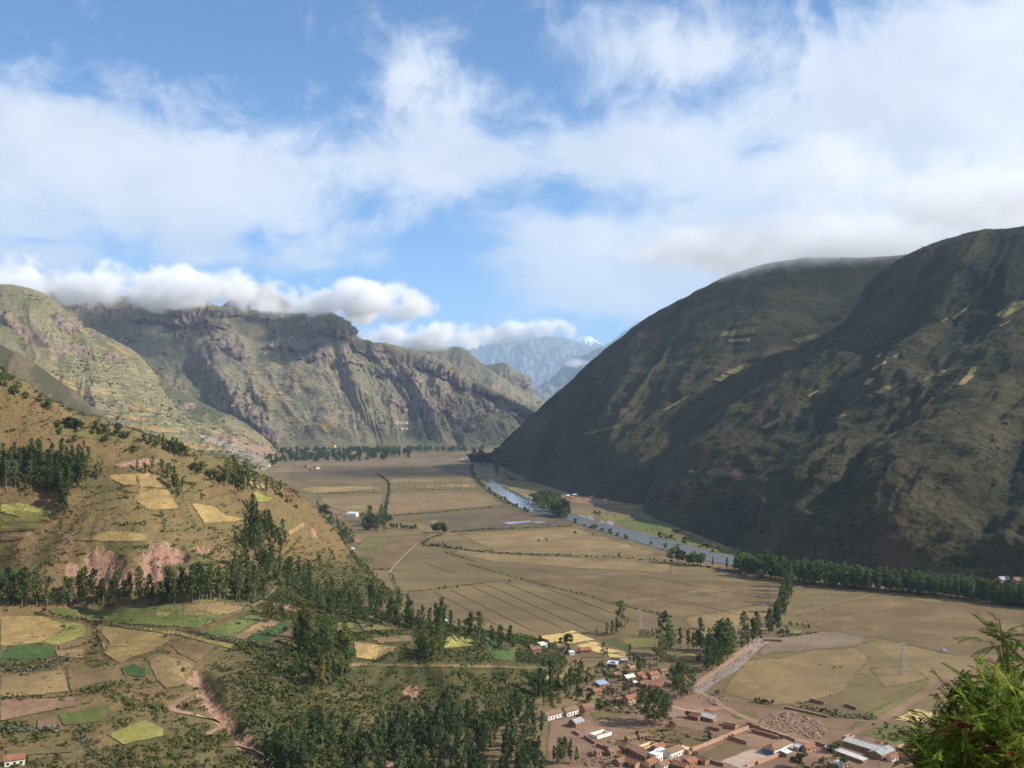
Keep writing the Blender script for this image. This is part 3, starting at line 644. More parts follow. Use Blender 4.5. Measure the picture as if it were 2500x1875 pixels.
for mt, pl in [
    ('straw', [(864, 1567), (900, 1572), (980, 1581), (940, 1600), (915, 1612), (868, 1607)]), ('brown', [(907, 1558), (1005, 1551), (1005, 1567), (925, 1571)]), ('green', [(821, 1520), (860, 1520), (878, 1545), (824, 1542)]),
    ('olive', [(868, 1513), (925, 1527), (978, 1537), (890, 1542)]), ('lime', [(1092, 1553), (1153, 1556), (1161, 1578), (1081, 1584)]), ('deep', [(1171, 1556), (1215, 1560), (1240, 1574), (1193, 1589)]), ('deep', [(1190, 1589), (1258, 1585), (1251, 1612), (1208, 1612)]),
    ('gold', [(1334, 1647), (1406, 1644), (1404, 1656), (1327, 1661)]), ('earth', [(850, 1619), (1000, 1622), (1150, 1623), (1330, 1630), (1330, 1636), (1150, 1631), (1000, 1629), (850, 1628)]),
    ('straw', [(333, 1157), (391, 1153), (398, 1168), (380, 1171), (409, 1193), (340, 1189)]), ('gold', [(253, 1160), (332, 1157), (339, 1187), (300, 1185)]), ('gold', [(340, 1190), (409, 1195), (438, 1244), (362, 1247), (326, 1218)]),
    ('straw', [(463, 1226), (521, 1236), (553, 1258), (615, 1269), (499, 1280)]), ('straw', [(698, 1298), (745, 1269), (745, 1283), (709, 1309)]), ('lime', [(0, 1233), (47, 1226), (123, 1247), (127, 1258), (54, 1264), (0, 1250)]), ('olive', [(54, 1262), (127, 1258), (100, 1290), (0, 1300), (0, 1270)]),
    ('tan', [(0, 1309), (98, 1294), (101, 1301), (36, 1320), (0, 1320)]), ('gold', [(177, 1320), (253, 1298), (304, 1298), (358, 1305), (358, 1321), (307, 1323)]), ('lime', [(608, 1193), (666, 1215), (662, 1226), (629, 1228)]), ('deep', [(0, 1396), (69, 1388), (76, 1406), (0, 1424)]),
    ('olive', [(130, 1040), (260, 1060), (250, 1075), (120, 1060)]), ('tan', [(600, 1170), (660, 1190), (640, 1196), (590, 1180)])]:
    drape('field', pl, mt, res=7.0)
strip('path', [(474, 1639), (474, 1686), (423, 1722), (430, 1736), (470, 1744), (521, 1758), (539, 1769), (506, 1794)], 4.0, 'road', 'hill')
strip('path', [(540, 1822), (600, 1824), (640, 1840), (660, 1860)], 2.6, 'road', 'hill')
strip('path', [(640, 1430), (700, 1420), (740, 1440), (790, 1448)], 2.4, 'earth', 'hill')
strip('path', [(300, 1130), (340, 1118), (390, 1096)], 1.8, 'pale', 'hill')
strip('path', [(500, 1524), (570, 1500), (620, 1478), (660, 1450), (690, 1415)], 2.4, 'pale', 'hill')
strip('path', [(760, 1470), (860, 1490), (960, 1530)], 2.4, 'earth', 'hill')
# --- broad floor fields
fl_ = 'floor'
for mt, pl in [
    ('straw', [(700, 1197), (763, 1186), (1164, 1180), (1168, 1190), (947, 1195), (774, 1207)]), ('wetrow', [(947, 1203), (1164, 1200), (1244, 1231), (962, 1259), (940, 1257)]), ('tan', [(774, 1212), (940, 1205), (934, 1254), (853, 1254), (788, 1233)]),  # the straw strip paints the sunlit streak across the valley floor
    ('dark', [(998, 1268), (1247, 1239), (1395, 1274), (1400, 1284), (1106, 1299)]), ('mauve', [(990, 1264), (1010, 1266), (1110, 1279), (1100, 1283)]), ('gold', [(990, 1275), (1060, 1268), (1150, 1280), (1130, 1284)]),
    ('mauve', [(690, 1122), (1150, 1112), (1170, 1135), (720, 1140)]), ('dark', [(720, 1142), (1150, 1137), (1166, 1160), (700, 1168)]), ('brown', [(700, 1169), (940, 1166), (944, 1186), (760, 1186)]), ('tan', [(950, 1166), (1160, 1164), (1166, 1179), (950, 1182)]),
    ('brown', [(900, 1310), (1050, 1302), (1020, 1330), (955, 1388), (893, 1392), (860, 1350)]), ('tan', [(1030, 1335), (1100, 1340), (1400, 1360), (1640, 1376), (1640, 1400), (1400, 1388), (1200, 1372)]), ('tan', [(1110, 1302), (1400, 1287), (1640, 1360), (1400, 1356), (1215, 1350)]),
    ('brown', [(1165, 1380), (1400, 1400), (1880, 1425), (1880, 1500), (1650, 1506), (1400, 1445)]), ('tan', [(1660, 1510), (1880, 1470), (1880, 1540), (1720, 1560)]), ('olive', [(860, 1340), (900, 1310), (960, 1306), (930, 1340)]),
    ('straw', [(790, 1186), (850, 1184), (840, 1192), (760, 1200)]), ('straw', [(1050, 1186), (1160, 1184), (1164, 1189), (1050, 1190)]), ('gold', [(1040, 1215), (1160, 1218), (1150, 1226), (1040, 1228)]), ('straw', [(800, 1223), (930, 1220), (930, 1226), (800, 1230)]),  # narrow strips that strengthen the painted streak of sunlight
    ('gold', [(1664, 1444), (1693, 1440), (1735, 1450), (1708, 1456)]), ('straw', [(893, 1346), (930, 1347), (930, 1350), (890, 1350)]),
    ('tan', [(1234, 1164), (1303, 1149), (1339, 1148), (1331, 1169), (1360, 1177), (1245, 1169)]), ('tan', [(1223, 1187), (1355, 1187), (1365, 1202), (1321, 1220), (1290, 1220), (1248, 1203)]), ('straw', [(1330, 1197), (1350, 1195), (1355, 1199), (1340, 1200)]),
    ('olive', [(1440, 1250), (1560, 1256), (1700, 1290), (1800, 1330), (1840, 1352), (1740, 1348), (1650, 1326), (1560, 1300), (1495, 1278)]), ('green', [(1500, 1272), (1552, 1262), (1635, 1281), (1606, 1303), (1540, 1293)]), ('earth', [(1620, 1300), (1690, 1296), (1720, 1306), (1650, 1309)]), ('tan', [(1690, 1318), (1790, 1326), (1820, 1346), (1750, 1342)]),
    ('mauve', [(1865, 1552), (1930, 1552), (2000, 1540), (2090, 1545), (2140, 1565), (2080, 1580), (1960, 1590), (1850, 1600)]), ('tan', [(1830, 1606), (1900, 1606), (1990, 1586), (2090, 1580), (2125, 1606), (2090, 1650), (2050, 1696), (1960, 1716), (1880, 1724), (1760, 1690), (1790, 1650)]), ('tan', [(2120, 1630), (2230, 1625), (2270, 1660), (2160, 1680)]),
    ('brown', [(1940, 1500), (2130, 1455), (2500, 1490), (2500, 1590), (2330, 1600), (2150, 1560), (2000, 1536)]),
    ('earth', [(1340, 1760), (1440, 1735), (1560, 1720), (1640, 1700), (1720, 1690), (1800, 1715), (1870, 1725), (1960, 1735), (2130, 1745), (2150, 1780), (2230, 1830), (2250, 1900), (1330, 1900)]),
    ('olive', [(1780, 1745), (1840, 1735), (1850, 1752), (1800, 1758)]), ('lime', [(1790, 1752), (1815, 1746), (1822, 1752), (1800, 1757)]), ('olive', [(2090, 1760), (2200, 1770), (2250, 1800), (2200, 1830), (2130, 1800), (2060, 1790)]), ('olive', [(2110, 1745), (2250, 1680), (2280, 1690), (2160, 1760)]),
    ('olive', [(1950, 1740), (2130, 1745), (2150, 1756), (1950, 1752)]), ('brown', [(1540, 1790), (1640, 1770), (1740, 1790), (1760, 1806), (1700, 1826), (1580, 1830)]), ('concrete', [(1762, 1859), (1836, 1829), (1905, 1845), (1815, 1880)]), ('brown', [(1700, 1850), (1775, 1810), (1835, 1825), (1757, 1858)]), ('olive', [(1440, 1740), (1540, 1728), (1550, 1740), (1450, 1762)]),
    ('corn', [(1301, 1557), (1400, 1540), (1453, 1562), (1415, 1568), (1362, 1576), (1335, 1568)]), ('corn', [(1409, 1577), (1426, 1569), (1529, 1594), (1529, 1603), (1494, 1607), (1462, 1594)]), ('cornrow', [(2185, 1757), (2238, 1731), (2300, 1744), (2247, 1769)]), ('corn', [(1430, 1567), (1452, 1567), (1468, 1573), (1448, 1576)]),
    ('deep', [(1467, 1563), (1497, 1559), (1547, 1585), (1532, 1591)]), ('olive', [(1499, 1557), (1544, 1548), (1603, 1559), (1603, 1588), (1549, 1585)]), ('lime', [(1918, 1545), (1935, 1534), (1982, 1540), (1950, 1552)]), ('gold', [(1640, 1600), (1700, 1592), (1710, 1610), (1640, 1625)]),
    ('earth', [(1360, 1200 + 20), (1577, 1190), (1600, 1225), (1552, 1234), (1375, 1230)]), ('earth', [(1450, 1690), (1560, 1640), (1640, 1640), (1640, 1690), (1500, 1720)])]:
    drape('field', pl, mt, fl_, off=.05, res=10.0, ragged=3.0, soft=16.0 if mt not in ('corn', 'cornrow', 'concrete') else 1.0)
for ln, w_, mt in [
    ([(1872, 1560), (1830, 1590), (1790, 1630), (1730, 1665), (1697, 1692)], 12.0, 'gravel'), ([(1850, 1562), (1810, 1590), (1770, 1622), (1715, 1660), (1680, 1690)], 6.0, 'road'),
    ([(1644, 1726), (1691, 1737), (1767, 1729), (1793, 1741), (1852, 1766), (1903, 1792), (1947, 1807), (1995, 1817)], 6.0, 'road'), ([(1767, 1729), (1740, 1705), (1700, 1690)], 5.0, 'road'), ([(1995, 1817), (2060, 1795), (2144, 1765), (2210, 1725), (2291, 1675), (2423, 1610), (2520, 1570)], 8.0, 'earth'),
    ([(1219, 1168), (1245, 1172), (1353, 1182), (1386, 1187), (1376, 1210)], 9.0, 'asphalt'), ([(1480, 1247), (1606, 1263), (1715, 1289), (1787, 1303), (1852, 1350), (1880, 1372)], 9.0, 'asphalt'),
    ([(1016, 1330), (985, 1358), (955, 1390), (954, 1402), (962, 1422), (982, 1452)], 3.4, 'pale'), ([(1935, 1501), (2134, 1451)], 2.6, 'tan'), ([(1990, 1526), (2214, 1472)], 2.6, 'tan'), ([(2010, 1540), (2280, 1466)], 2.0, 'tan'), ([(2100, 1590), (2400, 1490)], 2.0, 'tan'), ([(1850, 1700), (2100, 1590)], 1.4, 'gold'), ([(2050, 1692), (2230, 1620), (2470, 1530)], 2.0, 'olive'), ([(2100, 1736), (2260, 1665)], 7.0, 'olive'), ([(1850, 1690), (1960, 1645), (2060, 1600)], 1.6, 'olive'),
    ([(1880, 1540), (1905, 1515), (1930, 1470), (1938, 1420)], 4.0, 'olive'), ([(800, 1248), (760, 1225), (720, 1200)], 5.0, 'olive'), ([(690, 1139), (760, 1136), (860, 1134)], 10.0, 'pale'), ([(880, 1134), (1150, 1137)], 8.0, 'pale')]:
    strip('path', ln, w_, mt)
for a, b in [((1154, 1433), (1368, 1531)), ((1190, 1428), (1440, 1540)), ((1235, 1424), (1500, 1530)), ((1290, 1420), (1560, 1520)), ((1100, 1440), (1300, 1540)), ((1060, 1445), (1240, 1540)), ((1290, 1385), (1660, 1475)), ((1360, 1395), (1800, 1500)), ((1480, 1390), (1860, 1460)), ((1290, 1420), (1500, 1395)), ((1040, 1375), (1110, 1400)), ((1500, 1480), (1880, 1430)), ((1215, 1394), (1440, 1390))]:
    strip('ditch', [a, b], 1.5, 'dark', off=.25)
# --- river
def water_mat():
    m, n, b = new_mat('river_water')
    b.inputs['Base Color'].default_value = (0.20, 0.22, 0.23, 1); b.inputs['Roughness'].default_value = 0.12; b.inputs['Specular IOR Level'].default_value = 0.5
    bump(n, b, n.noise(geo(n).outputs['Position'], .12, 3), .25, .5); return m
WM = water_mat()
lb = [(1158, 1128), (1160, 1137), (1168, 1169), (1200, 1198), (1246, 1225), (1276, 1244), (1326, 1258), (1377, 1269), (1415, 1281), (1462, 1296), (1534, 1318), (1635, 1347), (1715, 1368), (1798, 1384), (1860, 1396)]
rbk = [(1192, 1128), (1200, 1137), (1218, 1176), (1238, 1193), (1294, 1220), (1327, 1240), (1362, 1249), (1404, 1258), (1448, 1271), (1508, 1286), (1580, 1304), (1653, 1324), (1743, 1350), (1808, 1362), (1870, 1372)]
drape('river', lb + rbk[::-1], WM, fl_, off=.5, res=18.0, ragged=1.0)
drape('gravel_bank', [(1386, 1253), (1430, 1255), (1500, 1272), (1520, 1292), (1496, 1290), (1440, 1275), (1396, 1261)], 'gravel', fl_, off=.1, res=18)
drape('gravel_bank', [(1100, 1116), (1190, 1108), (1185, 1128), (1140, 1130)], 'gravel', fl_, off=.1, res=10)
drape('river', [(1150, 1127), (1192, 1127), (1196, 1116), (1215, 1108), (1200, 1104), (1170, 1114), (1130, 1120)], WM, fl_, off=.5, res=10)
drape('flooded_patch', [(1300, 1275), (1325, 1272), (1345, 1276), (1310, 1279)], WM, fl_, off=.5, res=10)
drape('flooded_patch', [(1225, 1277), (1290, 1272), (1300, 1274), (1240, 1281)], WM, fl_, off=.5, res=10)
# --- fields high on the right mountain and on the spur
for mt, sf, pl in [('gold', 'rb', [(2133, 875), (2146, 865), (2159, 862), (2147, 874)]), ('gold', 'rb', [(2123, 905), (2160, 881), (2168, 884), (2132, 907)]), ('gold', 'rb', [(2105, 940), (2120, 925), (2138, 923), (2122, 941)]), ('gold', 'rb', [(2176, 875), (2190, 862), (2201, 858), (2189, 876)]),
    ('gold', 'rb', [(1970, 967), (1999, 950), (2003, 955), (1978, 969)]), ('gold', 'rb', [(2041, 1022), (2055, 1013), (2067, 1010), (2055, 1025)]), ('gold', 'rb', [(2280, 919), (2300, 905), (2316, 901), (2299, 920)]), ('deep', 'rb', [(2250, 929), (2275, 912), (2289, 907), (2269, 931)]),
    ('gold', 'rb', [(2331, 942), (2364, 914), (2382, 917), (2352, 942)]), ('olive', 'rb', [(2361, 917), (2372, 897), (2387, 897), (2379, 917)]), ('gold', 'rb', [(2322, 778), (2360, 750), (2369, 748), (2331, 781)]), ('gold', 'rb', [(2293, 786), (2310, 776), (2316, 780), (2301, 788)]), ('gold', 'rb', [(2437, 798), (2470, 780), (2478, 778), (2446, 799)]),
    ('olive', 'rb', [(2130, 960), (2160, 945), (2200, 930), (2190, 945), (2150, 962)]), ('olive', 'rb', [(2430, 770), (2470, 740), (2500, 735), (2500, 750), (2450, 778)]), ('earth', 'rb', [(1856, 1045), (1880, 1030), (1905, 1020), (1900, 1032), (1870, 1048)]),
    ('tan', 'ra', [(1741, 927), (1764, 914), (1782, 917), (1760, 933)]), ('olive', 'ra', [(1770, 912), (1800, 895), (1820, 890), (1800, 915)]), ('gold', 'ra', [(1617, 1002), (1650, 983), (1684, 962), (1686, 966), (1650, 990), (1620, 1006)]), ('olive', 'ra', [(1420, 1058), (1460, 1050), (1540, 1030), (1500, 1046), (1440, 1062)]), ('tan', 'ra', [(1775, 828), (1830, 826), (1832, 834), (1778, 836)]), ('olive', 'ra', [(1755, 812), (1840, 800), (1850, 815), (1760, 822)]),
    ('olive', 'ra', [(1930, 830), (1990, 815), (2010, 822), (1950, 840)]), ('gold', 'rb', [(1676, 1153), (1688, 1147), (1698, 1151), (1688, 1156)]),
    ('gold', 'spur', [(300, 965), (340, 985), (420, 1010), (390, 1012), (330, 995)]), ('straw', 'spur', [(310, 995), (360, 985), (375, 1000), (330, 1008)]), ('straw', 'spur', [(400, 1075), (520, 1085), (560, 1102), (470, 1100)]), ('lime', 'spur', [(350, 1060), (420, 1070), (470, 1084), (380, 1078)]), ('scree', 'spur', [(480, 1060), (540, 1070), (620, 1100), (655, 1128), (630, 1134), (560, 1105), (500, 1078)]), ('straw', 'spur', [(255, 1010), (320, 1012), (400, 1030), (330, 1030)]), ('straw', 'spur', [(280, 1036), (380, 1040), (460, 1058), (380, 1056)]), ('olive', 'spur', [(470, 1105), (560, 1112), (610, 1140), (560, 1150), (480, 1130)]), ('straw', 'spur', [(60, 880), (110, 905), (170, 930), (200, 950), (150, 932), (90, 905)]), ('gold', 'spur', [(150, 935), (200, 950), (240, 975), (200, 968)]), ('gold', 'spur', [(240, 825), (290, 845), (340, 880), (300, 868)])]:
    drape('field', pl, mt, sf, off=.9, res=4.0, ragged=.6, soft=4.0)
for mt, pl in [('tan', [(690, 1015), (735, 1020), (760, 1032), (700, 1032)]), ('tan', [(640, 950), (690, 955), (700, 966), (645, 962)]), ('tan', [(632, 970), (690, 972), (690, 980), (640, 980)]), ('tan', [(600, 905), (640, 905), (650, 915), (605, 915)]), ('gold', [(770, 1040), (800, 1025), (830, 1040), (800, 1060)]), ('tan', [(700, 915), (720, 905), (740, 930), (720, 930)]), ('olive', [(650, 990), (720, 1000), (720, 1008), (650, 1000)])]:
    drape('field', pl, mt, 'left', off=2.0, res=5.0, ragged=1.0, soft=8.0)
# ------------------------------------------------------------------ plants
rnd = random.Random(11); rg = np.random.default_rng(11)
def leaf_mat(name, dark, light, trans=0.25, vary=0.85):
    m = bpy.data.materials.new(name); m.use_nodes = True; n = N(m.node_tree); m.node_tree.nodes.clear()
    out = n.new('ShaderNodeOutputMaterial')
    t = attr(n, 'tone'); r = n.new('ShaderNodeObjectInfo').outputs['Random']
    f = n.math('ADD', n.math('MULTIPLY', t, 1.0 - vary * .5), n.math('MULTIPLY', n.math('SUBTRACT', r, .5), vary), clamp=True)
    c = n.mix(f, dark, light)
    d = n.new('ShaderNodeBsdfDiffuse'); tr = n.new('ShaderNodeBsdfTranslucent'); n.L.new(c, d.inputs[0]); n.L.new(c, tr.inputs[0])
    mx = n.new('ShaderNodeMixShader'); mx.inputs[0].default_value = trans
    n.L.new(d.outputs[0], mx.inputs[1]); n.L.new(tr.outputs[0], mx.inputs[2]); n.L.new(mx.outputs[0], out.inputs['Surface'])
    return m
LM = dict(euc=leaf_mat('eucalyptus_leaves', (0.065, 0.10, 0.03), (0.24, 0.265, 0.09), .35), dark=leaf_mat('dark_leaves', (0.045, 0.075, 0.03), (0.16, 0.19, 0.075), .32), gold=leaf_mat('yellowing_leaves', (0.12, 0.11, 0.03), (0.30, 0.25, 0.06)),
          round=leaf_mat('broad_leaves', (0.055, 0.085, 0.028), (0.20, 0.225, 0.08), .32), scrub=leaf_mat('scrub_leaves', (0.05, 0.058, 0.026), (0.165, 0.145, 0.065), .15), lush=leaf_mat('green_scrub_leaves', (0.05, 0.075, 0.024), (0.18, 0.19, 0.06), .25),
          rust=leaf_mat('rust_leaves', (0.20, 0.09, 0.035), (0.38, 0.19, 0.07)), agave=leaf_mat('agave_leaves', (0.07, 0.085, 0.06), (0.20, 0.215, 0.16), .1), hedge=leaf_mat('hedge_leaves', (0.035, 0.05, 0.02), (0.10, 0.115, 0.045), .15))
bark, bn, bb = new_mat('pale_bark')
bn.L.new(bn.mix(bn.noise(geo(bn).outputs['Position'], .8, 3), (0.16, 0.12, 0.085), (0.34, 0.27, 0.20)), bb.inputs['Base Color'])

def quads(c, size, rg, flat=0.0, aspect=1.0):
    """leaf clumps: one bent quad at every centre"""
    n = len(c); a = rg.normal(size=(n, 3)); a /= np.linalg.norm(a, axis=1)[:, None]
    b = rg.normal(size=(n, 3)); b -= a * (a * b).sum(1)[:, None]; b /= np.linalg.norm(b, axis=1)[:, None]
    s = np.asarray(size).reshape(-1, 1) * np.ones((n, 1)); a = a * s; b = b * s * aspect
    v = np.stack([c - a, c - b * .8, c + a, c + b * .8], 1).reshape(-1, 3)
    return v, np.arange(4 * n).reshape(n, 4)
def lobes(rg, cs, rs, per, size):
    out = []
    for c, r in zip(cs, rs):
        d = rg.normal(size=(per, 3)); d /= np.linalg.norm(d, axis=1)[:, None]
        rad = rg.uniform(.35, 1.0, (per, 1)) ** .5
        out.append(np.asarray(c) + d * rad * np.asarray(r))
    c = np.concatenate(out); return quads(c, rg.uniform(.6, 1.25, len(c)) * size, rg)
def tube(path, rad, k=6):
    path = np.asarray(path, float); n = len(path); t = np.gradient(path, axis=0); t /= np.linalg.norm(t, axis=1)[:, None] + 1e-9
    ref = np.array((.13, 1, .07)); a = np.cross(t, ref); a /= np.linalg.norm(a, axis=1)[:, None] + 1e-9; b = np.cross(t, a)
    th = np.linspace(0, 2 * math.pi, k, endpoint=False)
    v = path[:, None] + np.asarray(rad)[:, None, None] * (np.cos(th)[None, :, None] * a[:, None] + np.sin(th)[None, :, None] * b[:, None])
    f = [(i * k + j, i * k + (j + 1) % k, (i + 1) * k + (j + 1) % k, (i + 1) * k + j) for i in range(n - 1) for j in range(k)]
    return v.reshape(-1, 3), np.array(f)
def joinm(parts):
    V, Fc, o = [], [], 0
    for v, f in parts: V.append(v); Fc.append(np.asarray(f) + o); o += len(v)
    return np.concatenate(V), np.concatenate(Fc)
def leaf_mesh(name, v, f, mat, rg):
    me = raw_mesh(name, v, f)
    t = np.repeat(np.clip(rg.normal(.5, .22, len(f)), 0, 1), 4); add_attr(me, 'tone', t); me.materials.append(mat); return me

def euc_variant(i, narrow, mat, clear=.24):
    rg = np.random.default_rng(100 + i); K = int(rg.integers(15, 22)); cs, rs = [], []
    for j in range(K):
        h = clear + (1 - clear) * (j + .5) / K * .97; env = narrow * (0.55 + .75 * math.sin(math.pi * min(1, (h - clear) / (1 - clear) * .8 + .16))) * (1.05 - .35 * h)
        a = rg.uniform(0, 6.28); rr = env * rg.uniform(.15, .95)
        cs.append((rr * math.cos(a), rr * math.sin(a), h)); q = rg.uniform(.05, .085); rs.append((q * rg.uniform(.9, 1.3), q * rg.uniform(.9, 1.3), q * rg.uniform(.9, 1.5)))
    cs.append((0, 0, .955)); rs.append((.03, .03, .045))
    v, f = lobes(rg, cs, rs, 34, .027)
    bend = rg.normal(0, .012, (5, 2)); bend[0] = 0
    path = np.column_stack([np.cumsum(bend, 0), np.linspace(0, .93, 5)])
    tr = [tube(path, np.linspace(.0125, .003, 5))]
    for j in rg.choice(K, 6, replace=False):
        e = np.array(cs[j]); z0 = max(.12, e[2] - .13); base = np.array([np.interp(z0, path[:, 2], path[:, 0]), np.interp(z0, path[:, 2], path[:, 1]), z0])
        tr.append(tube([base, (base + e) / 2 + (0, 0, .012), e], [.005, .0035, .0015], 4))
    return raw_mesh('trunk', *joinm(tr)), leaf_mesh('crown', v, f, mat, rg)
def round_variant(i, mat, wide=.42, clear=.18, K=13):
    rg = np.random.default_rng(300 + i); cs, rs = [], []
    for j in range(K):
        a = rg.uniform(0, 6.28); h = rg.uniform(clear + .12, .86); env = wide * math.sqrt(max(.05, 1 - ((h - .52) / .5) ** 2)); rr = env * rg.uniform(.1, .8)
        cs.append((rr * math.cos(a), rr * math.sin(a), h)); q = rg.uniform(.12, .2); rs.append((q, q, q * .8))
    v, f = lobes(rg, cs, rs, 30, .055)
    tr = [tube([(0, 0, 0), (.02, .01, .3), (0, .02, .6)], [.035, .025, .012])]
    for j in range(5):
        e = np.array(cs[j]); tr.append(tube([(.015, .01, .25), (np.array((.015, .01, .25)) + e) / 2 + (0, 0, .05), e], [.018, .012, .005], 4))
    return raw_mesh('trunk', *joinm(tr)), leaf_mesh('crown', v, f, mat, rg)
VAR = dict(euc=[euc_variant(i, (.10, .125, .15, .115, .17, .135, .09, .15)[i], LM['euc']) for i in range(8)], dark=[euc_variant(20 + i, (.10, .13, .115, .15)[i], LM['dark'], .16) for i in range(4)],
           gold=[euc_variant(30 + i, .13, LM['gold'], .12) for i in range(2)], big=[euc_variant(40 + i, (.2, .24, .22)[i], LM['euc'], .2) for i in range(3)],
           round=[round_variant(i, LM['round']) for i in range(5)], rust=[round_variant(9, LM['rust'], .5, .08)], roundgold=[round_variant(11, LM['lush'], .42, .1), round_variant(12, LM['lush'], .5, .1)])
CATN = dict(euc='eucalyptus_tree', dark='eucalyptus_tree', gold='eucalyptus_tree', big='eucalyptus_tree', round='broadleaf_tree', rust='broadleaf_tree', roundgold='broadleaf_tree')
TREES = []       # (pos, height m, kind, label, group, apparent height)
def tree_at(px, py, hpx, kind, label, group, surf='hill', mind=None):
    l, nn = hit(px, py, surf)
    if l is None: return None
    TREES.append((l, max(2.5, hpx * l[1] / F), kind, label, group, hpx)); return l
def inpoly(q, poly):
    r = False; j = len(poly) - 1
    for i in range(len(poly)):
        if (poly[i][1] > q[1]) != (poly[j][1] > q[1]) and q[0] < (poly[j][0] - poly[i][0]) * (q[1] - poly[i][1]) / (poly[j][1] - poly[i][1]) + poly[i][0]: r = not r
        j = i
    return r
def grove(poly, n, h0, h1, kinds, label, group, surf='hill', gap=4.0):
    xs = [q[0] for q in poly]; ys = [q[1] for q in poly]; got = []; tries = 0
    while len(got) < n and tries < n * 60:
        tries += 1; q = (rnd.uniform(min(xs), max(xs)), rnd.uniform(min(ys), max(ys)))
        if not inpoly(q, poly): continue
        l, nn = hit(q[0], q[1], surf)
        if l is None or any((l[0] - g[0]) ** 2 + (l[1] - g[1]) ** 2 < gap * gap for g in got): continue
        got.append(l); hp_ = rnd.uniform(h0, h1) * (.58 + .72 * rnd.random()); TREES.append((l, hp_ * l[1] / F, rnd.choice(kinds), label, group, hp_))
def row(pts, n, h0, h1, kinds, label, group, surf='hill', jit=3.0):
    seg = catmull(np.array(pts, float), n)
    for q in seg:
        hh = rnd.uniform(h0, h1); tree_at(q[0] + rnd.uniform(-jit, jit), q[1] + rnd.uniform(-jit, jit) * .5, hh, rnd.choice(kinds), label, group, surf)
E, Dk = ['euc'], ['dark']
g = 'trees of the dark grove'
grove([(900, 1800), (1040, 1770), (1180, 1745), (1320, 1745), (1340, 1800), (1335, 1890), (1310, 1960), (880, 1960)], 150, 56, 86, ['dark', 'dark', 'dark', 'euc'], 'tall dark eucalyptus in the dense grove beside the bare village ground', g, gap=3.0)
grove([(650, 1830), (760, 1800), (880, 1810), (880, 1960), (640, 1960)], 74, 50, 78, ['dark', 'dark', 'euc'], 'tall dark eucalyptus in the grove at the foot of the ravine', g, gap=3.6)
g = 'trees on the scrub slope'
grove([(715, 1560), (800, 1545), (850, 1580), (860, 1660), (800, 1690), (720, 1670), (690, 1620)], 36, 50, 76, ['euc', 'euc', 'euc', 'gold'], 'eucalyptus of the stand between striped crop plots and straw field', g, gap=3.5)
grove([(1010, 1590), (1080, 1570), (1085, 1625), (1030, 1625)], 12, 60, 90, E, 'tall eucalyptus above the earth track beside the straw field', g)
grove([(1300, 1690), (1420, 1665), (1430, 1700), (1320, 1745)], 16, 44, 66, ['euc', 'dark'], 'eucalyptus below the small golden oval field', g)
g = 'trees of the spur foot'
grove([(760, 1430), (860, 1465), (960, 1490), (1080, 1530), (1230, 1575), (1225, 1590), (1060, 1560), (900, 1520), (780, 1490), (720, 1465)], 78, 34, 58, ['euc', 'dark', 'euc'], 'eucalyptus in the belt between the spur and the brown valley field', g, gap=3.4)
grove([(545, 1320), (640, 1290), (720, 1360), (760, 1430), (700, 1465), (600, 1455), (550, 1410)], 46, 38, 62, E, 'eucalyptus on the wooded flank above the striped crop plots', g, gap=4)
for x, y, h in [(1100, 1545, 56), (1150, 1560, 66), (1170, 1568, 76), (1200, 1575, 48), (1224, 1582, 56), (1245, 1592, 66), (1080, 1530, 72)]: tree_at(x, y, h, 'euc', 'eucalyptus standing out at the valley end of the belt', g)
g = 'trees along the bench'
row([(0, 1478), (120, 1482), (230, 1478), (340, 1474), (440, 1470), (540, 1466), (620, 1470)], 44, 46, 96, ['euc', 'euc', 'euc', 'dark'], 'slender eucalyptus in the row under the pink landslip', g, jit=6)
for x, y, h in [(425, 1476, 66), (470, 1473, 92), (487, 1470, 100)]: tree_at(x, y, h, 'euc', 'tall pale stemmed eucalyptus on the lime green rim of the bench', g)
for x, y, h in [(655, 1520, 60), (662, 1512, 52), (690, 1505, 46), (735, 1560, 70), (752, 1545, 70), (742, 1585, 60)]: tree_at(x, y, h, 'gold', 'yellowing eucalyptus beside the striped crop plots', g)
g = 'trees of the upper left grove'
grove([(0, 1130), (100, 1130), (205, 1135), (215, 1185), (165, 1215), (60, 1205), (0, 1195)], 58, 40, 62, ['dark', 'euc'], 'eucalyptus of the dense grove on the upper left slope', g, gap=3.6)
row([(150, 1200), (152, 1235), (158, 1265)], 9, 48, 70, ['dark', 'euc'], 'eucalyptus in the column running down from the upper left grove', g)
for x, y, h in [(92, 1120, 50), (235, 1170, 36), (245, 1166, 28), (125, 1278, 24), (147, 1300, 34), (175, 1305, 26), (215, 1130, 40), (205, 1095, 22), (250, 1140, 20), (355, 1160, 30), (335, 1150, 28)]: tree_at(x, y, h, 'euc', 'lone small eucalyptus on the dry upper slope', 'trees on the dry upper slope')
g = 'trees along the ridge'
for x, y, h in [(38, 968, 40), (100, 985, 26), (118, 1002, 30), (66, 975, 22), (0, 950, 46)]: tree_at(x, y, h, 'round', 'dark round tree high on the left skyline of the hill', g)
for x, y, h in [(142, 1048, 26), (165, 1046, 34), (188, 1050, 40), (148, 1062, 22), (176, 1050, 36), (200, 1052, 24)]: tree_at(x, y, h, 'round', 'bushy green tree of the clump below the left skyline', g)
for x, y, h in [(233, 1050, 28), (228, 1062, 20), (258, 1060, 34), (284, 1066, 36), (300, 1070, 22), (310, 1072, 20), (262, 1080, 24), (180, 1080, 22)]: tree_at(x, y, h, 'round', 'small bushy tree along the middle of the ridge', g)
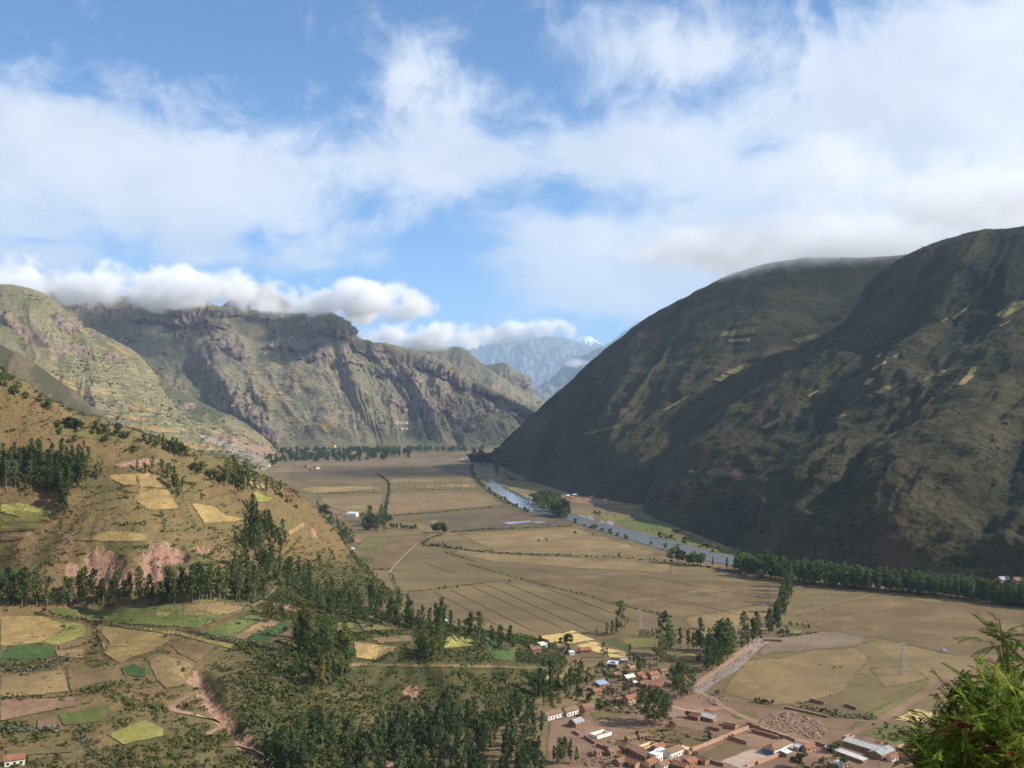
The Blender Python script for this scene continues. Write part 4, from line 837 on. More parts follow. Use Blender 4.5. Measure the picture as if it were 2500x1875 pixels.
grove([(345, 1076), (380, 1078), (462, 1112), (455, 1124), (380, 1100)], 20, 20, 34, ['round', 'euc'], 'leafy tree in the cluster on the ridge above the tan fields', g, gap=3)
for x, y, h in [(395, 1168, 46), (408, 1172, 42), (425, 1200, 62), (432, 1210, 52), (445, 1196, 30), (416, 1160, 30), (372, 1148, 34)]: tree_at(x, y, h, 'euc', 'eucalyptus beside the pale stubble field on the ridge', g)
for x, y, h in [(474, 1152, 26), (494, 1158, 32), (514, 1168, 30), (538, 1182, 30), (550, 1178, 34), (524, 1172, 24)]: tree_at(x, y, h, 'round', 'rounded tree in the line leading to the tall ridge trees', g)
for x, y, h, k in [(556, 1188, 72, 'big'), (570, 1186, 78, 'big'), (580, 1190, 58, 'euc'), (596, 1196, 70, 'big'), (606, 1200, 56, 'euc'), (590, 1204, 56, 'dark'), (622, 1204, 48, 'euc'), (650, 1204, 36, 'euc'), (684, 1214, 42, 'euc')]: tree_at(x, y, h, k, 'tall eucalyptus of the group crowning the ridge', g)
row([(618, 1250), (622, 1290), (634, 1320), (618, 1350)], 14, 44, 74, ['dark', 'euc'], 'dark eucalyptus in the column descending from the ridge', g, jit=8)
for x, y, h in [(655, 1300, 56), (640, 1290, 40), (690, 1310, 44), (697, 1330, 36)]: tree_at(x, y, h, 'euc', 'eucalyptus near the small pale field on the spur', g)
for x, y, h in [(724, 1242, 12), (700, 1225, 10), (688, 1218, 14)]: tree_at(x, y, h, 'round', 'tiny dark tree on the spur skyline', g)
# valley floor and village
fs = 'floor'; g = 'village eucalyptus trees'
tree_at(1516, 1549, 84, 'big', 'tallest lone eucalyptus beside the brown field and maize yards', g, fs)
for x, y, h in [(1481, 1553, 33), (1494, 1551, 37), (1505, 1549, 42), (1457, 1556, 22)]: tree_at(x, y, h, 'dark', 'slim dark tree beside the tallest lone eucalyptus', g, fs)
for i in range(9): tree_at(1562 + i * 5, 1556 + rnd.uniform(-1, 2), rnd.uniform(14, 26), 'dark', 'low dark tree in the row behind the olive field', g, fs)
for x, y, h in [(1625, 1600, 108), (1612, 1612, 78), (1636, 1602, 72), (1620, 1625, 66), (1604, 1630, 40), (1640, 1585, 60)]: tree_at(x, y, h, 'big', 'massive eucalyptus at the edge of the olive field', g, fs)
for x, y, h in [(1661, 1583, 52), (1680, 1586, 48), (1692, 1588, 44), (1711, 1588, 80), (1702, 1590, 50)]: tree_at(x, y, h, 'euc', 'eucalyptus behind the golden plot by the dry riverbed', g, fs)
grove([(1728, 1590), (1800, 1570), (1802, 1600), (1760, 1640), (1716, 1650)], 24, 56, 82, ['euc', 'big'], 'eucalyptus of the thick stand along the dry riverbed', g, fs, gap=4)
for x, y, h in [(1818, 1576, 84), (1826, 1580, 52), (1838, 1572, 62), (1848, 1570, 78), (1856, 1568, 48), (1812, 1590, 40)]: tree_at(x, y, h, 'euc', 'slender eucalyptus at the top of the dry riverbed', g, fs)
row([(1880, 1548), (1896, 1530), (1908, 1505), (1918, 1470), (1922, 1440), (1914, 1410)], 24, 48, 66, ['dark', 'euc'], 'dark eucalyptus in the avenue between the two brown fields', g, fs, jit=8)
for x, y, h in [(1640, 1690, 66), (1655, 1700, 84), (1668, 1704, 86), (1680, 1698, 74), (1690, 1690, 56), (1652, 1680, 60), (1664, 1708, 30)]: tree_at(x, y, h, 'big', 'eucalyptus of the clump where riverbed meets the village', g, fs)
for x, y, h in [(1572, 1760, 78), (1586, 1770, 86), (1600, 1776, 94), (1616, 1772, 90), (1630, 1768, 76), (1558, 1742, 46), (1608, 1764, 84)]: tree_at(x, y, h, 'big', 'large eucalyptus of the clump in the middle of the village', g, fs)
for x, y, h in [(1352, 1860, 40), (1368, 1862, 62), (1380, 1864, 66), (1392, 1862, 56), (1408, 1866, 42), (1360, 1868, 44)]: tree_at(x, y, h, 'euc', 'eucalyptus of the clump in the lower corner beside the dark grove', g, fs)
for x, y, h in [(1473, 1606, 38), (1482, 1606, 24), (1538, 1612, 38), (1548, 1622, 30), (1562, 1650, 44), (1572, 1640, 38), (1586, 1642, 26), (1556, 1640, 40)]: tree_at(x, y, h, 'euc', 'small eucalyptus among the upper village houses', g, fs)
for x, y, h in [(1318, 1572, 22), (1326, 1574, 18)]: tree_at(x, y, h, 'round', 'dark tree behind the unfinished white house', g, fs)
for x, y, h in [(1378, 1572, 22), (1386, 1570, 26), (1394, 1572, 28), (1370, 1574, 20)]: tree_at(x, y, h, 'round', 'spreading tree in front of the yellow maize yard', g, fs)
tree_at(1638, 1784, 30, 'rust', 'rust coloured bushy tree below the large village eucalyptus clump', g, fs)
for i, (x, y, h, lb_) in enumerate([(1680, 1752, 24, 'round dark tree beside the dirt road bend'), (1729, 1808, 26, 'round green tree in the bare walled yard'), (1657, 1824, 22, 'round green tree beside the white arcaded house'), (1695, 1856, 24, 'round green tree at the corner of the sports court yard'), (1751, 1698, 16, 'small round bush at the lower rim of the golden field'), (2044, 1836, 40, 'dense dark green tree behind the long white roofed barn'), (2028, 1838, 24, 'brownish low tree beside the dense dark green tree'),
                                (1948, 1875, 46, 'tall bushy tree in front of the small metal roof'), (1555, 1796, 16, 'small green bush behind the white compound'), (1618, 1812, 18, 'small shrub at the corner of the bare yard'), (1790, 1802, 14, 'small tree against the long yard wall'), (2040, 1740, 14, 'small round bush by the field wall'), (2130, 1750, 12, 'small bush where the red track bends'), (2060, 1875, 30, 'leafy tree in front of the low long shed')]):
    tree_at(x, y, h, 'roundgold' if i in (1, 2, 3, 9) else 'round', lb_, 'single village trees', fs)
row([(1846, 1714), (1885, 1720)], 7, 10, 15, ['round'], 'low bush in the short row below the golden field', 'single village trees', fs)
grove([(1420, 1640), (1500, 1620), (1560, 1680), (1480, 1730), (1400, 1720)], 34, 12, 22, ['round', 'roundgold'], 'small garden tree among the upper village houses', 'village garden trees', fs, gap=4)
grove([(2130, 1770), (2230, 1780), (2240, 1830), (2160, 1810)], 14, 8, 15, ['round'], 'low scrub tree beside the long barn', 'village garden trees', fs, gap=4)
grove([(1960, 1846), (2060, 1850), (2060, 1890), (1960, 1890)], 12, 12, 22, ['round', 'roundgold'], 'low bushy tree along the lower village lane', 'village garden trees', fs, gap=4)
g = 'trees along the river'
row([(1154, 1144), (1160, 1168), (1180, 1192), (1212, 1216), (1242, 1231), (1264, 1244), (1288, 1253)], 26, 10, 15, ['round'], 'rounded tree on the left bank of the upper river', g, fs)
grove([(1288, 1225), (1310, 1215), (1345, 1230), (1385, 1262), (1392, 1276), (1340, 1262)], 44, 24, 40, ['round', 'round', 'big'], 'dark tree in the dense clump where the river bends', g, fs, gap=4)
for x, y, h in [(1405, 1282, 18), (1427, 1287, 10), (1452, 1294, 20), (1442, 1292, 12), (1470, 1299, 14), (1490, 1306, 18), (1508, 1311, 15), (1528, 1319, 18), (1448, 1308, 8), (1405, 1306, 14), (1335, 1322, 12), (1315, 1324, 9), (1512, 1362, 14)]: tree_at(x, y, h, 'round', 'small round tree near the middle river', g, fs)
for x, y, h in [(1590, 1331, 12), (1612, 1316, 20), (1624, 1342, 20), (1640, 1319, 16), (1672, 1331, 22), (1727, 1341, 12), (1755, 1347, 16), (1740, 1349, 10), (1626, 1316, 12)]: tree_at(x, y, h, 'round', 'small round tree beside the lower river', g, fs)
for x, y, h, k in [(1643, 1374, 40, 'round'), (1655, 1376, 46, 'euc'), (1663, 1376, 40, 'round'), (1682, 1379, 34, 'round'), (1692, 1381, 38, 'round'), (1704, 1381, 40, 'round'), (1712, 1382, 34, 'round'), (1740, 1384, 24, 'euc'), (1775, 1391, 30, 'euc')]: tree_at(x, y, h, k, 'tree standing on the field edge in front of the lower river', g, fs)
grove([(1800, 1385), (1880, 1395), (1900, 1420), (1840, 1415), (1805, 1402)], 30, 32, 50, ['round', 'big', 'round'], 'dark tree in the clump where the river reaches the forest belt', g, fs, gap=5)
row([(1204, 1132), (1207, 1140), (1211, 1150), (1214, 1164)], 9, 22, 34, ['dark'], 'dark poplar shaped tree on the right bank of the upper river', g, fs, jit=2)
g = 'trees of the valley farms'
for x, y, h in [(838, 1342, 50), (846, 1340, 54), (832, 1330, 40), (856, 1334, 44), (842, 1325, 36)]: tree_at(x, y, h, 'big', 'dark tree of the tall clump at the foot of the spur cliff', g, fs)
grove([(770, 1250), (800, 1250), (840, 1290), (850, 1320), (820, 1310)], 20, 18, 28, ['round', 'big'], 'tree between the farm roofs behind the spur', g, fs, gap=6)
grove([(880, 1290), (900, 1265), (945, 1272), (955, 1296), (900, 1308)], 26, 18, 36, ['big', 'round'], 'dark tree round the farm in the middle of the valley', g, fs, gap=6)
row([(955, 1290), (985, 1292), (1015, 1294)], 9, 12, 16, ['round'], 'low tree in the hedge running from the valley farm', g, fs, jit=1)
for x, y, h in [(1058, 1300, 24), (1066, 1301, 28), (1074, 1302, 30), (1082, 1302, 28), (1088, 1303, 22)]: tree_at(x, y, h, 'round', 'dark tree of the tight clump in the valley fields', g, fs)
for x, y, h in [(912, 1405, 10), (920, 1408, 9), (1072, 1440, 9), (1085, 1439, 11), (1117, 1437, 9), (1244, 1422, 8)]: tree_at(x, y, h, 'round', 'tiny round bush alone in the brown valley field', g, fs)
row([(1925, 1552), (1912, 1545), (1900, 1550), (1930, 1530), (1960, 1532), (1975, 1535)], 14, 8, 15, ['round'], 'low tree beside the lime green plot at the avenue', g, fs, jit=4)

TREES.sort(key=lambda t: -t[5])
def wood_pieces(lst, rg):
    """many trees as one mass: positions and tones"""
    V, Fc, T, o = [], [], [], 0
    for (l, h, k, *_r) in lst:
        tm, cm = VAR[k][rg.integers(len(VAR[k]))]
        for me, trunk in ((tm, True), (cm, False)):
            c = np.empty(len(me.vertices) * 3, np.float32); me.vertices.foreach_get('co', c); c = c.reshape(-1, 3)
            li = np.empty(len(me.loops), np.int32); me.loops.foreach_get('vertex_index', li); li = li.reshape(-1, 4)
            if trunk: li = li[:24]
            elif len(li) > 170:
                sel = rg.choice(len(li), 170, replace=False); li = li[sel]
            c = c[li.ravel()]; li = np.arange(len(c)).reshape(-1, 4)
            if not trunk:
                ctr = c.reshape(-1, 4, 3).mean(1, keepdims=True); c = ((c.reshape(-1, 4, 3) - ctr) * 1.7 + ctr).reshape(-1, 3)
            a = rg.uniform(0, 6.28); c = np.stack([c[:, 0] * math.cos(a) - c[:, 1] * math.sin(a), c[:, 0] * math.sin(a) + c[:, 1] * math.cos(a), c[:, 2]], -1)
            V.append(c * h + l); Fc.append(li + o); o += len(c)
            T.append(np.repeat(np.clip(rg.normal(.45 if not trunk else .3, .2, len(li)), 0, 1), 4))
    return np.concatenate(V), np.concatenate(Fc), np.concatenate(T)
def wood(name, lst, mat, label, cat):
    v, f, t = wood_pieces(lst, np.random.default_rng(5)); me = raw_mesh(name, v, f); add_attr(me, 'tone', t); me.materials.append(mat)
    o = link(name, me); tag(o, label, cat, kind='stuff'); return o
cnt = {}; rest = []
ORD = 'leftmost,second from the left,third from the left,fourth from the left,fifth from the left,sixth from the left,seventh from the left,eighth from the left,ninth from the left,tenth from the left,eleventh from the left,twelfth from the left'.split(',')
byl = {}
for i_, t_ in enumerate(TREES): byl.setdefault(t_[3], []).append(i_)
capn = {}; solo = set()
for i_, t_ in enumerate(TREES):
    nm = CATN[t_[2]]; capn[nm] = capn.get(nm, 0) + 1
    if capn[nm] <= 300: solo.add(i_)
for lb_, ids in byl.items():
    if 1 < len(ids) <= 12 and all(i_ in solo for i_ in ids):
        for o_, i_ in enumerate(sorted(ids, key=lambda q: TREES[q][0][0] / TREES[q][0][1])):
            t_ = TREES[i_]; TREES[i_] = t_[:3] + (lb_ + ', ' + ORD[o_],) + t_[4:]
for (l, h, k, lab, grp, hpx) in TREES:
    nm = CATN[k]; cnt[nm] = cnt.get(nm, 0) + 1
    if cnt[nm] > 300: rest.append((l, h, k)); continue
    tm, cm = VAR[k][rnd.randrange(len(VAR[k]))]
    if tm.materials: pass
    else: tm.materials.append(bark)
    e = empty(nm, tuple(l - np.array((0, 0, .2))), rnd.uniform(0, 6.28)); wx_ = rnd.uniform(.9, 1.15); e.scale = (h * wx_, h * wx_, h)
    link('trunk', tm, None, e); link('crown', cm, None, e)
    tag(e, lab, 'tree', grp)
if rest: wood('eucalyptus_wood', rest, LM['euc'], 'remaining slim eucalyptus trees scattered through the hillside groves', 'trees')
# forest belt at the foot of the right mountain, far woods at the foot of the left one
def band(poly, n, h0, h1, kinds, surf='floor'):
    out = []; xs = [q[0] for q in poly]; ys = [q[1] for q in poly]
    while len(out) < n:
        q = (rnd.uniform(min(xs), max(xs)), rnd.uniform(min(ys), max(ys)))
        if not inpoly(q, poly): continue
        l, nn = hit(q[0], q[1], surf)
        if l is not None: out.append((l, rnd.uniform(h0, h1) * l[1] / F, rnd.choice(kinds)))
    return out
rgb_ = rnd
wood('forest', band([(1860, 1410), (1960, 1416), (2100, 1430), (2300, 1450), (2560, 1480), (2560, 1492), (2300, 1462), (2100, 1442), (1930, 1426)], 330, 34, 58, ['dark', 'big', 'euc']), LM['dark'], 'dark belt of eucalyptus forest along the foot of the shaded mountain', 'forest')
wood('forest', band([(640, 1118), (700, 1104), (820, 1102), (870, 1100), (1000, 1104), (1000, 1120), (860, 1128), (700, 1128), (660, 1140)], 240, 10, 18, ['round', 'round', 'big']), LM['round'], 'far green wood round the village under the cliff mountain', 'forest')
wood('forest', band([(880, 1100), (1000, 1099), (1180, 1098), (1180, 1103), (1000, 1106), (890, 1107)], 150, 10, 15, ['round', 'big']), LM['dark'], 'far dark strip of trees at the mountain foot beyond the fields', 'forest')

# hedges and field edges
def hedge(line, w, hgt, label, surf='floor', dens=1.0, mat='hedge'):
    seg = np.array(line, float); L_ = np.linalg.norm(np.diff(seg, axis=0), axis=1).sum(); seg = catmull(seg, max(3, int(L_ / 3)))
    pts = [hit(q[0], q[1], surf)[0] for q in seg]; pts = np.array([q for q in pts if q is not None]); cs = []
    for a, b in zip(pts[:-1], pts[1:]):
        k = max(2, int(np.linalg.norm(b - a) / w * 3.0 * dens)); t = rg.random(k)[:, None]
        c = a + (b - a) * t + rg.normal(0, w * .3, (k, 3)) * (1, 1, 0); c[:, 2] = a[2] + rg.random(k) * hgt * (.5 + .9 * np.clip(.5 + fbm(c[:, 0] / 22, c[:, 1] / 22, 1.1, 3), 0, 1.2)); cs.append(c)
    c = np.concatenate(cs); v, f = quads(c, rg.uniform(.5, 1.1, len(c)) * w * .42, rg)
    o = link('hedge', leaf_mesh('hedge', v, f, LM[mat], rg)); tag(o, label, 'hedge', 'hedges between the fields'); return o
for ln, w, hh, lb_ in [
    ([(922, 1158), (947, 1177), (949, 1195), (944, 1225), (938, 1256)], 6, 3.5, 'green hedge crossing the sunlit fields towards the valley farm'), ([(774, 1206), (868, 1204), (1034, 1198), (1171, 1195)], 5, 3, 'thin hedge under the painted sunlit strip'),
    ([(962, 1260), (1106, 1249), (1247, 1236)], 5, 3, 'thin hedge between the row crop and the dark field'), ([(1099, 1300), (1215, 1294), (1400, 1285)], 5, 3.2, 'long hedge along the near side of the dark field'), ([(1085, 1304), (1052, 1315), (1034, 1328), (1045, 1334), (1080, 1328)], 5, 3, 'curled hedge beside the tight clump of trees'),
    ([(1052, 1332), (1106, 1339), (1215, 1352), (1400, 1359), (1640, 1373), (1810, 1402)], 4.5, 3, 'longest hedge running across the valley to the river trees'), ([(1088, 1350), (1161, 1372)], 4, 2, 'short hedge below the longest hedge'), ([(1139, 1377), (1233, 1404), (1400, 1448), (1530, 1482), (1642, 1509)], 3.2, 2, 'straight dark hedge slanting across the brown field'),
    ([(893, 1392), (953, 1390)], 4, 1.6, 'short hedge by the bend of the pale farm track'), ([(998, 1446), (1100, 1434), (1215, 1419)], 2.6, 1.4, 'faint hedge beyond the eucalyptus belt'), ([(1950, 1725), (2010, 1738), (2060, 1752), (2130, 1758)], 3, 3, 'bushy hedge behind the rubble field'), ([(1600, 1548), (1660, 1540), (1700, 1536)], 2.5, 1.6, 'thin green bank behind the olive field'),
    ([(954, 1402), (966, 1428), (985, 1455)], 3, 1.6, 'hedge following the bend of the pale farm track'), ([(1146, 1138), (1158, 1168), (1190, 1200), (1240, 1231)], 4, 2, 'green bank along the left side of the upper river'), ([(1228, 1190), (1290, 1222)], 5, 3, 'green bank along the right side of the upper river'), ([(1236, 1170), (1300, 1178), (1360, 1184)], 8, 3, 'dark scrub along the foot road'), ([(1900, 1556), (1950, 1552), (1990, 1545)], 3, 2, 'green rim of the lime plot')]:
    hedge(ln, w, hh, lb_)
Zs = lambda pts: [(.3617 * x, 1400 + .3617 * y) for x, y in pts]
for ln, lb_, mt_ in [(Zs([(240, 270), (400, 300), (620, 325), (900, 352), (1250, 390), (1480, 455), (1700, 490), (1980, 530)]), 'dark bushes along the wall below the long green field', 'scrub'), (Zs([(650, 330), (640, 400), (670, 470), (610, 520)]), 'dark bushes between the lime field and golden field', 'hedge'),
                 (Zs([(0, 665), (200, 665), (380, 640)]), 'grey agaves along the terrace edge above the tan plots', 'agave'), (Zs([(100, 615), (350, 600), (480, 590)]), 'grey agaves below the deep green plot', 'agave'), (Zs([(0, 1070), (200, 1065), (410, 1070)]), 'grey agaves along the lower terrace', 'agave'), (Zs([(540, 1070), (600, 1180), (670, 1270)]), 'grey agaves running down to the lower corner', 'agave'), (Zs([(1290, 390), (1400, 440), (1480, 455)]), 'grey agaves at the corner of the striped plots', 'agave'), (Zs([(1500, 455), (1700, 490), (1980, 520)]), 'grey agaves below the striped plots', 'agave'),
                 (Zs([(0, 850), (400, 840), (650, 800), (780, 740)]), 'scrub along the terrace under the tan plots', 'lush'), ([(868, 1610), (915, 1616), (950, 1606), (985, 1590)], 'green bushes round the lower rim of the straw field', 'lush'), ([(650, 1450), (636, 1460), (634, 1475)], 'grey agaves by the path corner', 'agave'), ([(1080, 1590), (1120, 1592), (1160, 1590)], 'scrub under the lime plot by the track', 'scrub')]:
    hedge(ln, 2.6, 2.6, lb_, 'hill', mat=mt_)

# ------------------------------------------------------------------ scrub over the hillside
def scrub(name, n, dens, mat, label, size, per=16, seed=1):
    rg = np.random.default_rng(seed); V, T, o = [], [], 0; tot = 0; C, Sz = [], []
    while tot < n:
        m_ = 40000; x = rg.uniform(HX[0], HX[-1], m_); y = rg.uniform(HY[0], 1250, m_)
        j = ((x - HX[0]) / (HX[1] - HX[0])).astype(int); i = ((y - HY[0]) / (HY[1] - HY[0])).astype(int)
        z = hz[i, j]; px, py = proj(np.stack([x, y, z], -1))
        k = (z > .6) & (px > -80) & (px < 1500) & (py < 1950) & (rg.random(m_) < dens(x, y, i, j, px, py))
        C.append(np.stack([x, y, z], -1)[k]); tot += k.sum()
    C = np.concatenate(C)[:n]; s = rg.lognormal(0, .35, n) * size
    d = rg.normal(size=(n, per, 3)); d /= np.linalg.norm(d, axis=-1)[..., None]; d[..., 2] = np.abs(d[..., 2]) * .9
    c = (C[:, None] + d * (rg.uniform(.3, 1, (n, per, 1)) ** .5) * s[:, None, None] * (1, 1, .85)).reshape(-1, 3)
    v, f = quads(c, np.repeat(s, per) * rg.uniform(.28, .5, n * per), rg)
    me = raw_mesh(name, v, f); base = np.repeat(np.clip(rg.normal(.45, .25, n), 0, 1), per); add_attr(me, 'tone', np.repeat(np.clip(base + rg.normal(0, .12, n * per), 0, 1), 4)); me.materials.append(LM[mat])
    o_ = link(name, me); tag(o_, label, 'scrub', kind='stuff'); return o_
pf = fbm(gx / 30, gy / 30, 12.0, 4)
fieldmask = np.zeros_like(hz)
for o_ in [q for q in COL.objects if q.name.startswith(('field', 'path')) and q.data]:
    for pol in o_.data.polygons:
        c = pol.center
        if c.y < 1250 and c.x < 190:
            j = int((c.x - HX[0]) / (HX[1] - HX[0])); i = int((c.y - HY[0]) / (HY[1] - HY[0]))
            if 1 <= i < len(HY) - 2 and 1 <= j < len(HX) - 2: fieldmask[i, j] = 1
def dil(m_, er=False):
    f_ = np.minimum if er else np.maximum; o_ = m_.copy()
    for a_ in (-1, 0, 1):
        for b_ in (-1, 0, 1): o_ = f_(o_, np.roll(np.roll(m_, a_, 0), b_, 1))
    return o_
fieldmask = dil(dil(dil(fieldmask)), True)
scrub('undergrowth', 19000, lambda x, y, i, j, px, py: np.clip(lush[i, j] * 1.1 + .1, 0, 1) * (1 - .95 * fieldmask[i, j]) * (1 - .85 * scarm[i, j]), 'lush', 'green scrub bushes covering the lower hillside', 1.5, 9, 1)
scrub('undergrowth', 20000, lambda x, y, i, j, px, py: np.clip(sstep(pf[i, j], -.05, .45), .04, 1) * (1 - .95 * fieldmask[i, j]) * (1 - .85 * scarm[i, j]), 'scrub', 'dull brown green scrub bushes scattered over the dry upper slopes', 1.15, 7, 2)
def floor_scrub(polys, n, size, mat, label, seed):
    rg = np.random.default_rng(seed); C = []
    while len(C) < n:
        poly = polys[int(rg.integers(len(polys)))]; xs = [q[0] for q in poly]; ys = [q[1] for q in poly]; q = (rg.uniform(min(xs), max(xs)), rg.uniform(min(ys), max(ys)))
        if inpoly(q, poly):
            l = PZ(*q, 0)
            if fbm(l[0] / 25, l[1] / 25, 2.2, 3) > -.05: C.append(l)
    C = np.array(C); per = 11; s = rg.lognormal(0, .4, n) * size; d = rg.normal(size=(n, per, 3)); d /= np.linalg.norm(d, axis=-1)[..., None]; d[..., 2] = np.abs(d[..., 2])
    c = (C[:, None] + d * (rg.uniform(.3, 1, (n, per, 1)) ** .5) * s[:, None, None]).reshape(-1, 3); v, f = quads(c, np.repeat(s, per) * rg.uniform(.28, .5, n * per), rg)
    me = raw_mesh('undergrowth', v, f); add_attr(me, 'tone', np.repeat(np.clip(np.repeat(rg.normal(.45, .25, n), per) + rg.normal(0, .1, n * per), 0, 1), 4)); me.materials.append(LM[mat]); tag(link('undergrowth', me), label, 'scrub', kind='stuff')
floor_scrub([[(1330, 1640), (1440, 1600), (1560, 1640), (1620, 1680), (1540, 1740), (1420, 1760), (1330, 1720)], [(1250, 1590), (1400, 1585), (1420, 1620), (1300, 1640)]], 900, 1.3, 'lush', 'green garden scrub between the upper village houses', 21)
floor_scrub([[(2060, 1780), (2150, 1760), (2250, 1790), (2260, 1850), (2150, 1830)], [(1960, 1850), (2080, 1850), (2100, 1890), (1960, 1890)], [(1560, 1790), (1640, 1780), (1700, 1800), (1600, 1830)], [(1950, 1735), (2140, 1742), (2140, 1760), (1950, 1750)], [(1460, 1735), (1550, 1725), (1560, 1750), (1450, 1765)], [(1420, 1830), (1500, 1820), (1560, 1880), (1420, 1880)]], 420, .8, 'scrub', 'dull scrub on waste ground round the lower village', 22)
floor_scrub([[(1440, 1252), (1560, 1256), (1700, 1290), (1800, 1330), (1840, 1352), (1740, 1348), (1650, 1326)], [(1860, 1352), (1900, 1372), (2000, 1400), (1900, 1412), (1840, 1380)], [(1215, 1150), (1300, 1145), (1360, 1180), (1240, 1172)]], 420, 2.0, 'hedge', 'low green scrub on the river flats', 23)
# single shrubs over the mountainsides, too many to count
def slope_scrub(grids, n, size, mat, label, seed, per=6, lo=.05, hi=.8):
    rg = np.random.default_rng(seed); C = []
    for g_, k in grids:
        nv, nu = g_.shape[:2]; m_ = int(n * k * 3.2); i = rg.integers(int(nv * lo), int(nv * hi), m_); j = rg.integers(2, nu - 2, m_); a = rg.random((m_, 1)); b = rg.random((m_, 1))
        q = g_[i, j] * (1 - a) * (1 - b) + g_[i + 1, j] * a * (1 - b) + g_[i, j + 1] * (1 - a) * b + g_[i + 1, j + 1] * a * b
        px, py = proj(q); keep = (px > -60) & (px < 2560) & (fbm(q[:, 0] / 130, q[:, 1] / 130, q[:, 2] / 130, 3) > rg.normal(.08, .2, m_)); C.append(q[keep][:int(n * k)])
    C = np.concatenate(C); n = len(C); s = rg.lognormal(0, .4, n) * size; d = rg.normal(size=(n, per, 3)); d /= np.linalg.norm(d, axis=-1)[..., None]; d[..., 2] = np.abs(d[..., 2])
    c = (C[:, None] + d * (rg.uniform(.2, 1, (n, per, 1)) ** .5) * s[:, None, None]).reshape(-1, 3); v, f = quads(c, np.repeat(s, per) * rg.uniform(.35, .6, n * per), rg)
    me = raw_mesh('undergrowth', v, f); add_attr(me, 'tone', np.repeat(np.clip(np.repeat(rg.normal(.4, .25, n), per) + rg.normal(0, .1, n * per), 0, 1), 4)); me.materials.append(LM[mat]); tag(link('undergrowth', me), label, 'scrub', kind='stuff')
LM['dim'] = leaf_mat('mountain_scrub', (0.02, 0.026, 0.014), (0.07, 0.068, 0.032), .1)
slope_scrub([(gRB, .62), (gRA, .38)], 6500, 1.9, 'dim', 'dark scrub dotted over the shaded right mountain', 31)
slope_scrub([(gL, .6), (gS, .4)], 5000, 4.0, 'scrub', 'scrub dotted over the sunlit far mountain slopes', 32, 5)
# ------------------------------------------------------------------ village
def plain(name, c, c2=None, sc=.6, rough=.85):
    m, n, b = new_mat(name); b.inputs['Roughness'].default_value = rough
    t = n.new('ShaderNodeTexCoord').outputs['Object']
    f = n.math('ADD', n.math('MULTIPLY', n.noise(t, sc, 4, .6), .7), n.math('MULTIPLY', n.noise(t, sc * 6, 3, .6), .3))
    c2 = c2 or tuple(x * .72 for x in c); n.L.new(n.mix(n.step(f, .36, .64), c2, c), b.inputs['Base Color']); return m
def ribbed(name, c, c2, pitch, rough=.7, metal=0.0):
    m, n, b = new_mat(name); b.inputs['Roughness'].default_value = rough; b.inputs['Metallic'].default_value = metal
    t = n.new('ShaderNodeTexCoord').outputs['Object']; x, y, z = n.xyz(t)
    w = n.math('PINGPONG', n.math('MULTIPLY', x, 1.0 / pitch), .5)
    f = n.noise(t, .7, 4, .6)
    c_ = n.mix(n.step(f, .36, .66), c2, c); c_ = n.mix(n.math('MULTIPLY', n.step(w, .3, .5), .3), c_, tuple(q * .5 for q in c2))
    n.L.new(c_, b.inputs['Base Color']); bump(n, b, w, .12, .8); return m
VM = dict(adobe=plain('adobe', (0.36, 0.205, 0.125), (0.27, 0.15, 0.095)), pale=plain('pale_adobe', (0.47, 0.30, 0.20), (0.38, 0.235, 0.155)), white=plain('whitewash', (0.80, 0.77, 0.70), (0.68, 0.63, 0.55)), cream=plain('cream_plaster', (0.68, 0.52, 0.30), (0.6, 0.45, 0.25)), pink=plain('pink_plaster', (0.62, 0.42, 0.36)), yellow=plain('yellow_plaster', (0.72, 0.52, 0.18)),
          tile=ribbed('clay_tile', (0.34, 0.15, 0.085), (0.24, 0.11, 0.065), .5), oldtile=ribbed('old_clay_tile', (0.26, 0.16, 0.095), (0.19, 0.115, 0.07), .5), zinc=ribbed('zinc_sheet', (0.62, 0.65, 0.68), (0.5, 0.52, 0.54), .8, .45), bluezinc=ribbed('blue_zinc_sheet', (0.32, 0.40, 0.50), (0.26, 0.33, 0.42), .8, .45), grey=ribbed('grey_sheet', (0.36, 0.36, 0.35), (0.29, 0.29, 0.28), .8, .6), palesheet=ribbed('pale_sheet', (0.66, 0.64, 0.58), (0.55, 0.52, 0.46), .8, .6),
          dark=plain('dark_opening', (0.03, 0.025, 0.022)), wood=plain('door_wood', (0.12, 0.075, 0.045)), blue=plain('blue_paint', (0.12, 0.22, 0.36)), steel=plain('galvanised_steel', (0.42, 0.43, 0.43), rough=.5), red=plain('red_paint', (0.45, 0.05, 0.04)), orange=plain('orange_paint', (0.65, 0.17, 0.04), rough=.4), glass=plain('dark_glass', (0.04, 0.06, 0.08), rough=.2), rubber=plain('rubber', (0.02, 0.02, 0.02)), cow=plain('brown_hide', (0.07, 0.04, 0.025)), stone=plain('field_stone', (0.29, 0.185, 0.125), (0.20, 0.125, 0.085), 1.5))
def bxm(x0, x1, y0, y1, z0, z1):
    v = np.array([(x, y, z) for x in (x0, x1) for y in (y0, y1) for z in (z0, z1)], float)
    return v, np.array([(0, 1, 3, 2), (4, 6, 7, 5), (0, 4, 5, 1), (2, 3, 7, 6), (0, 2, 6, 4), (1, 5, 7, 3)])
def slab(a, b, c, d, t):
    """thick sheet through four corners (anticlockwise from above)"""
    q = np.array([a, b, c, d], float); n = np.cross(q[1] - q[0], q[3] - q[0]); n /= np.linalg.norm(n)
    v = np.concatenate([q, q + n * t]); return v, np.array([(3, 2, 1, 0), (4, 5, 6, 7), (0, 1, 5, 4), (1, 2, 6, 5), (2, 3, 7, 6), (3, 0, 4, 7)])
